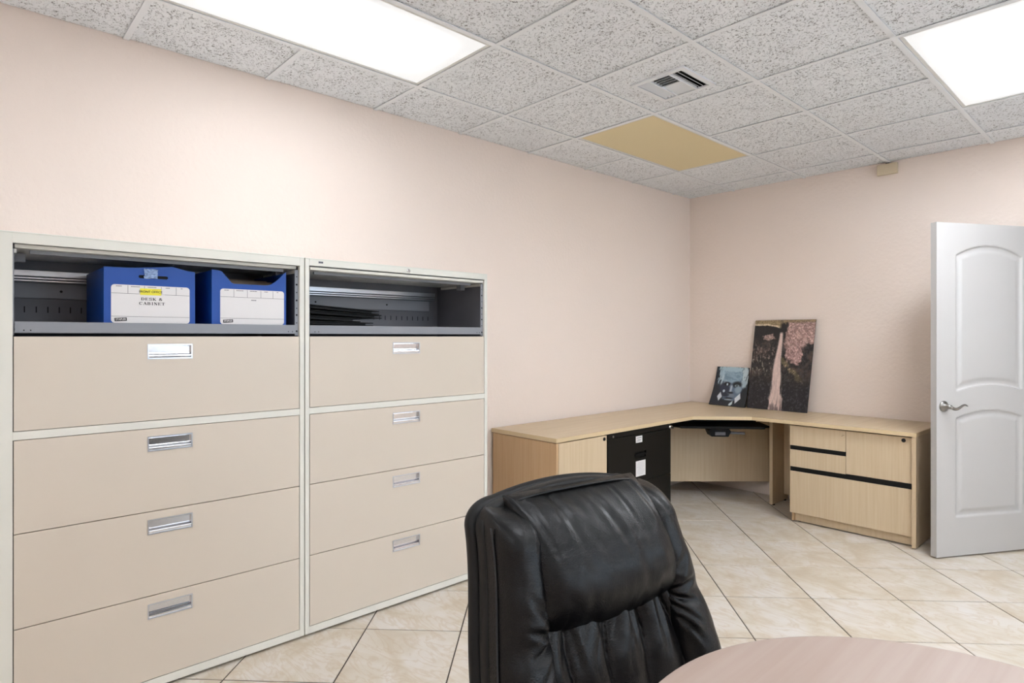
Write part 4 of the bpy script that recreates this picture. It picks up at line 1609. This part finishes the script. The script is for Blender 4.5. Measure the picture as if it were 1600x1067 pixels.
rc = random.Random(11)
PZ0, PZ1 = 0.765, 1.012
pil_cr = []
for k in range(6):                 # gathers under the top seam
    y = -0.16 + 0.32 * k / 5 + rc.uniform(-0.022, 0.022)
    pil_cr.append((y, PZ1 - 0.012, y + rc.uniform(0.004, 0.03), PZ1 - rc.uniform(0.04, 0.13), rc.uniform(0.005, 0.011), rc.uniform(0.0015, 0.0055)))
for k in range(5):                 # and along the lower edge
    y = -0.14 + 0.28 * k / 4 + rc.uniform(-0.02, 0.02)
    pil_cr.append((y, PZ0 + 0.01, y + rc.uniform(-0.02, 0.02), PZ0 + rc.uniform(0.04, 0.07), 0.006, 0.003))


def pillow(a, b):
    z = PZ0 + (PZ1 - PZ0) * b
    uu = 2 * a - 1
    half = hw(z) - 0.058
    sag = -0.028 * (1 - uu * uu) * (1 - b) ** 2
    y = uu * half
    pr = max(0.0, math.sin(PI * min(1, max(0, b)) ** 0.92)) ** 0.55
    ed = max(0.0, 1 - abs(uu) ** 7) ** 0.5
    dep = 0.018 + 0.122 * pr * ed ** 0.7
    if b < 0.04 or b > 0.96:
        dep *= 1
    for c in pil_cr:
        dep += crease(y, z, *c)
    dep += soft(y, z, 1.0, 0.0032) * ed
    return (xb(z) + dep - 0.03, y, z + sag)


def lumbar(a, b):
    z = ZB + (0.815 - ZB) * b
    uu = 2 * a - 1
    half = hw(z) - 0.066
    y = uu * half
    gather = ss(0.0, 1.0, b)
    n = 4.6
    ph = (uu * 0.5 + 0.5) * n + 0.10 * math.sin(z * 22 + uu * 3)
    fr = abs(math.sin(PI * ph))
    pleat = -0.034 * (1 - fr ** 0.45) * (0.35 + 0.65 * gather)
    mini = -0.006 * (1 - abs(math.sin(PI * (ph * 2.3 + 0.3 * math.sin(z * 30)))) ** 0.5) * ss(0.45, 1.0, b)
    dep = 0.072 + 0.016 * math.sin(PI * b) + pleat + mini
    dep *= (1 - 0.25 * abs(uu) ** 6)
    for yc in (-0.12, -0.04, 0.05, 0.13):
        dep += crease(y, z, yc, 0.81, yc + 0.012 * math.sin(yc * 90), 0.66, 0.007, 0.005)
    dep += soft(y, z, 7.0, 0.003)
    return (xb(z) + dep - 0.03, y, z)


bol_cr = {s: [(s * 0.17, 0.765, s * 0.235, 0.745, 0.006, 0.011), (s * 0.17, 0.748, s * 0.225, 0.705, 0.005, 0.008), (s * 0.175, 0.775, s * 0.24, 0.80, 0.006, 0.007),
              (s * 0.18, 0.985, s * 0.21, 0.92, 0.006, 0.004), (s * 0.18, 0.72, s * 0.225, 0.66, 0.006, 0.006), (s * 0.19, 0.82, s * 0.225, 0.86, 0.008, 0.005)] for s in (-1, 1)}


def bolster(s):
    def fn(a, b):
        z = ZB + (0.992 - ZB) * b
        th = PI * (1 - a)
        r_w = 0.050 + 0.012 * ss(0.9, 0.6, z)
        c = hw(z) - r_w
        topr = 1.0
        if z > 0.93:
            topr = math.sqrt(max(0.0, 1 - ((z - 0.93) / 0.0621) ** 2))
        pinch = 1 - 0.10 * math.exp(-((z - 0.765) / 0.03) ** 2)
        y = s * c + r_w * math.copysign(abs(math.cos(th)) ** 0.75, math.cos(th)) * (0.55 + 0.45 * topr)
        dep = 0.108 * abs(math.sin(th)) ** 0.62 * topr ** 0.8 * pinch
        if math.sin(th) > 0.5:
            for q in bol_cr[s]:
                dep += crease(y, z, *q)
            dep += soft(y, z, 13.0 + s, 0.0036)
        return (xb(z) + dep - 0.03, y, z)
    return fn


cush = surface('lumbar_cushion', lumbar, 150, 90, M['leather'], chair)
surface('headrest_pillow', pillow, 150, 110, M['leather'], chair)
for s in (-1, 1):
    bo = surface('side_bolster', bolster(s), 40, 150, M['leather'], chair)
    bm = bmesh.new()               # double stitched seam along the outer edge
    pts = []
    for k in range(60):
        z = 0.47 + (0.965 - 0.47) * k / 59
        pts.append((xb(z) + 0.018, s * (hw(z) + 0.0005), z))
    tube(bm, pts, 0.0022, 6)
    make('piping', bm, M['thread'], bo, smooth=True, local=True)
bm = bmesh.new()                   # piping along the pillow's top seam
tube(bm, [(xb(1.0) + 0.010, -0.175 + 0.35 * k / 20, 1.011 - 0.010 * abs(-1 + 2 * k / 20) ** 4) for k in range(21)], 0.0035, 8)
make('piping', bm, M['leather'], chair, smooth=True, local=True)


# padded shell behind the cushions
def shell_outline(g, n=14):
    pts = []
    zs = np.linspace(0.40, 0.945, 26)
    right = [(hw(z) + g, z) for z in zs]
    y_e = hw(0.945) + g
    cor = []
    for k in range(1, n + 1):
        a = PI / 2 * k / n
        cor.append((y_e - 0.075 + 0.075 * math.cos(a), 0.945 + 0.055 * math.sin(a)))
    crown = [(y, 1.000 + 0.018 * (1 - (y / (y_e - 0.075)) ** 2)) for y in np.linspace(y_e - 0.075, -(y_e - 0.075), 18)[1:-1]]
    half = right + cor
    return half + crown + [(-y, z) for y, z in reversed(half)]


def shell(name, g0, x_front, x_back, mat, bev):
    bm = bmesh.new()
    o = shell_outline(g0)
    rings = []
    for x, inset in ((x_front, bev), (x_front - bev * 0.4, bev * 0.3), (x_front - bev, 0), (x_back + bev, 0), (x_back + bev * 0.4, bev * 0.3), (x_back, bev)):
        cz = 0.7
        ring = []
        for y, z in o:
            d = Vector((y, z - cz))
            L = d.length
            d2 = d * (1 - inset / L)
            ring.append(bm.verts.new((xb(z) + x, d2.x, cz + d2.y)))
        rings.append(ring)
    n = len(o)
    for a, b in zip(rings[:-1], rings[1:]):
        for k in range(n):
            bm.faces.new((a[k], a[(k + 1) % n], b[(k + 1) % n], b[k]))
    for ring, flip in ((rings[0], 0), (rings[-1], 1)):
        c = bm.verts.new((xb(0.7) + (x_front if not flip else x_back), 0, 0.7))
        for k in range(n):
            bm.faces.new((ring[k], ring[(k + 1) % n], c))
    return make(name, bm, mat, chair, smooth=True, local=True)


shell('inner_shell', 0.003, -0.012, -0.045, M['leather_dull'], 0.006)
shell('outer_shell', 0.010, -0.048, -0.085, M['leather_dull'], 0.014)


# seat cushion
def seat(a, b):
    x = -0.20 + 0.47 * b
    uu = 2 * a - 1
    ex_ = max(0.0, 1 - abs(uu) ** 5) ** 0.5
    ez = max(0.0, 1 - abs(2 * b - 1) ** 7) ** 0.5
    fr = 0.022 * abs(math.sin(PI * (uu * 2.5)))**0.5
    return (x, uu * 0.255 * (1 - 0.06 * (2 * b - 1) ** 2), 0.385 + (0.075 + fr * 0.5) * ex_ * ez)


surface('seat_cushion', seat, 60, 50, M['leather'], chair, close=True)
bm = bmesh.new()
box(bm, -0.19, 0.25, -0.235, 0.235, 0.345, 0.384, bev=0.012)
make('seat_shell', bm, M['leather_dull'], chair, local=True)
bm = bmesh.new()
box(bm, -0.225, -0.205, -0.06, 0.06, 0.34, 0.62, bev=0.004)
box(bm, -0.215, 0.06, -0.05, 0.05, 0.325, 0.3445, bev=0.004)
make('back_bracket', bm, M['black_matt'], chair, local=True)
bm = bmesh.new()
lathe(bm, [(0.027, 0.10), (0.027, 0.22), (0.018, 0.225), (0.018, 0.3245)], 0, 0, 24)
make('gas_column', bm, M['black_matt'], chair, local=True, smooth=True)
bm = bmesh.new()
lathe(bm, [(0.05, 0.075), (0.05, 0.10), (0.035, 0.125)], 0, 0, 24)
base = make('star_base', bm, M['black_matt'], chair, local=True)
for k in range(5):
    a = 2 * PI * k / 5 + 0.7
    ca, sa = math.cos(a), math.sin(a)
    bm = bmesh.new()
    tube(bm, [(0.03 * ca, 0.03 * sa, 0.095), (0.15 * ca, 0.15 * sa, 0.085), (0.26 * ca, 0.26 * sa, 0.068)], [0.024, 0.02, 0.015], 10)
    leg = make('leg', bm, M['black_matt'], chair, local=True, smooth=True)
    bm = bmesh.new()
    px, py = 0.262 * ca, 0.262 * sa
    tx, ty = -sa, ca
    for o_ in (-0.014, 0.014):
        tube(bm, [(px + tx * (o_ - 0.008), py + ty * (o_ - 0.008), 0.0255), (px + tx * (o_ + 0.008), py + ty * (o_ + 0.008), 0.0255)], 0.025, 18)
    make('caster', bm, M['black_matt'], leg, local=True)
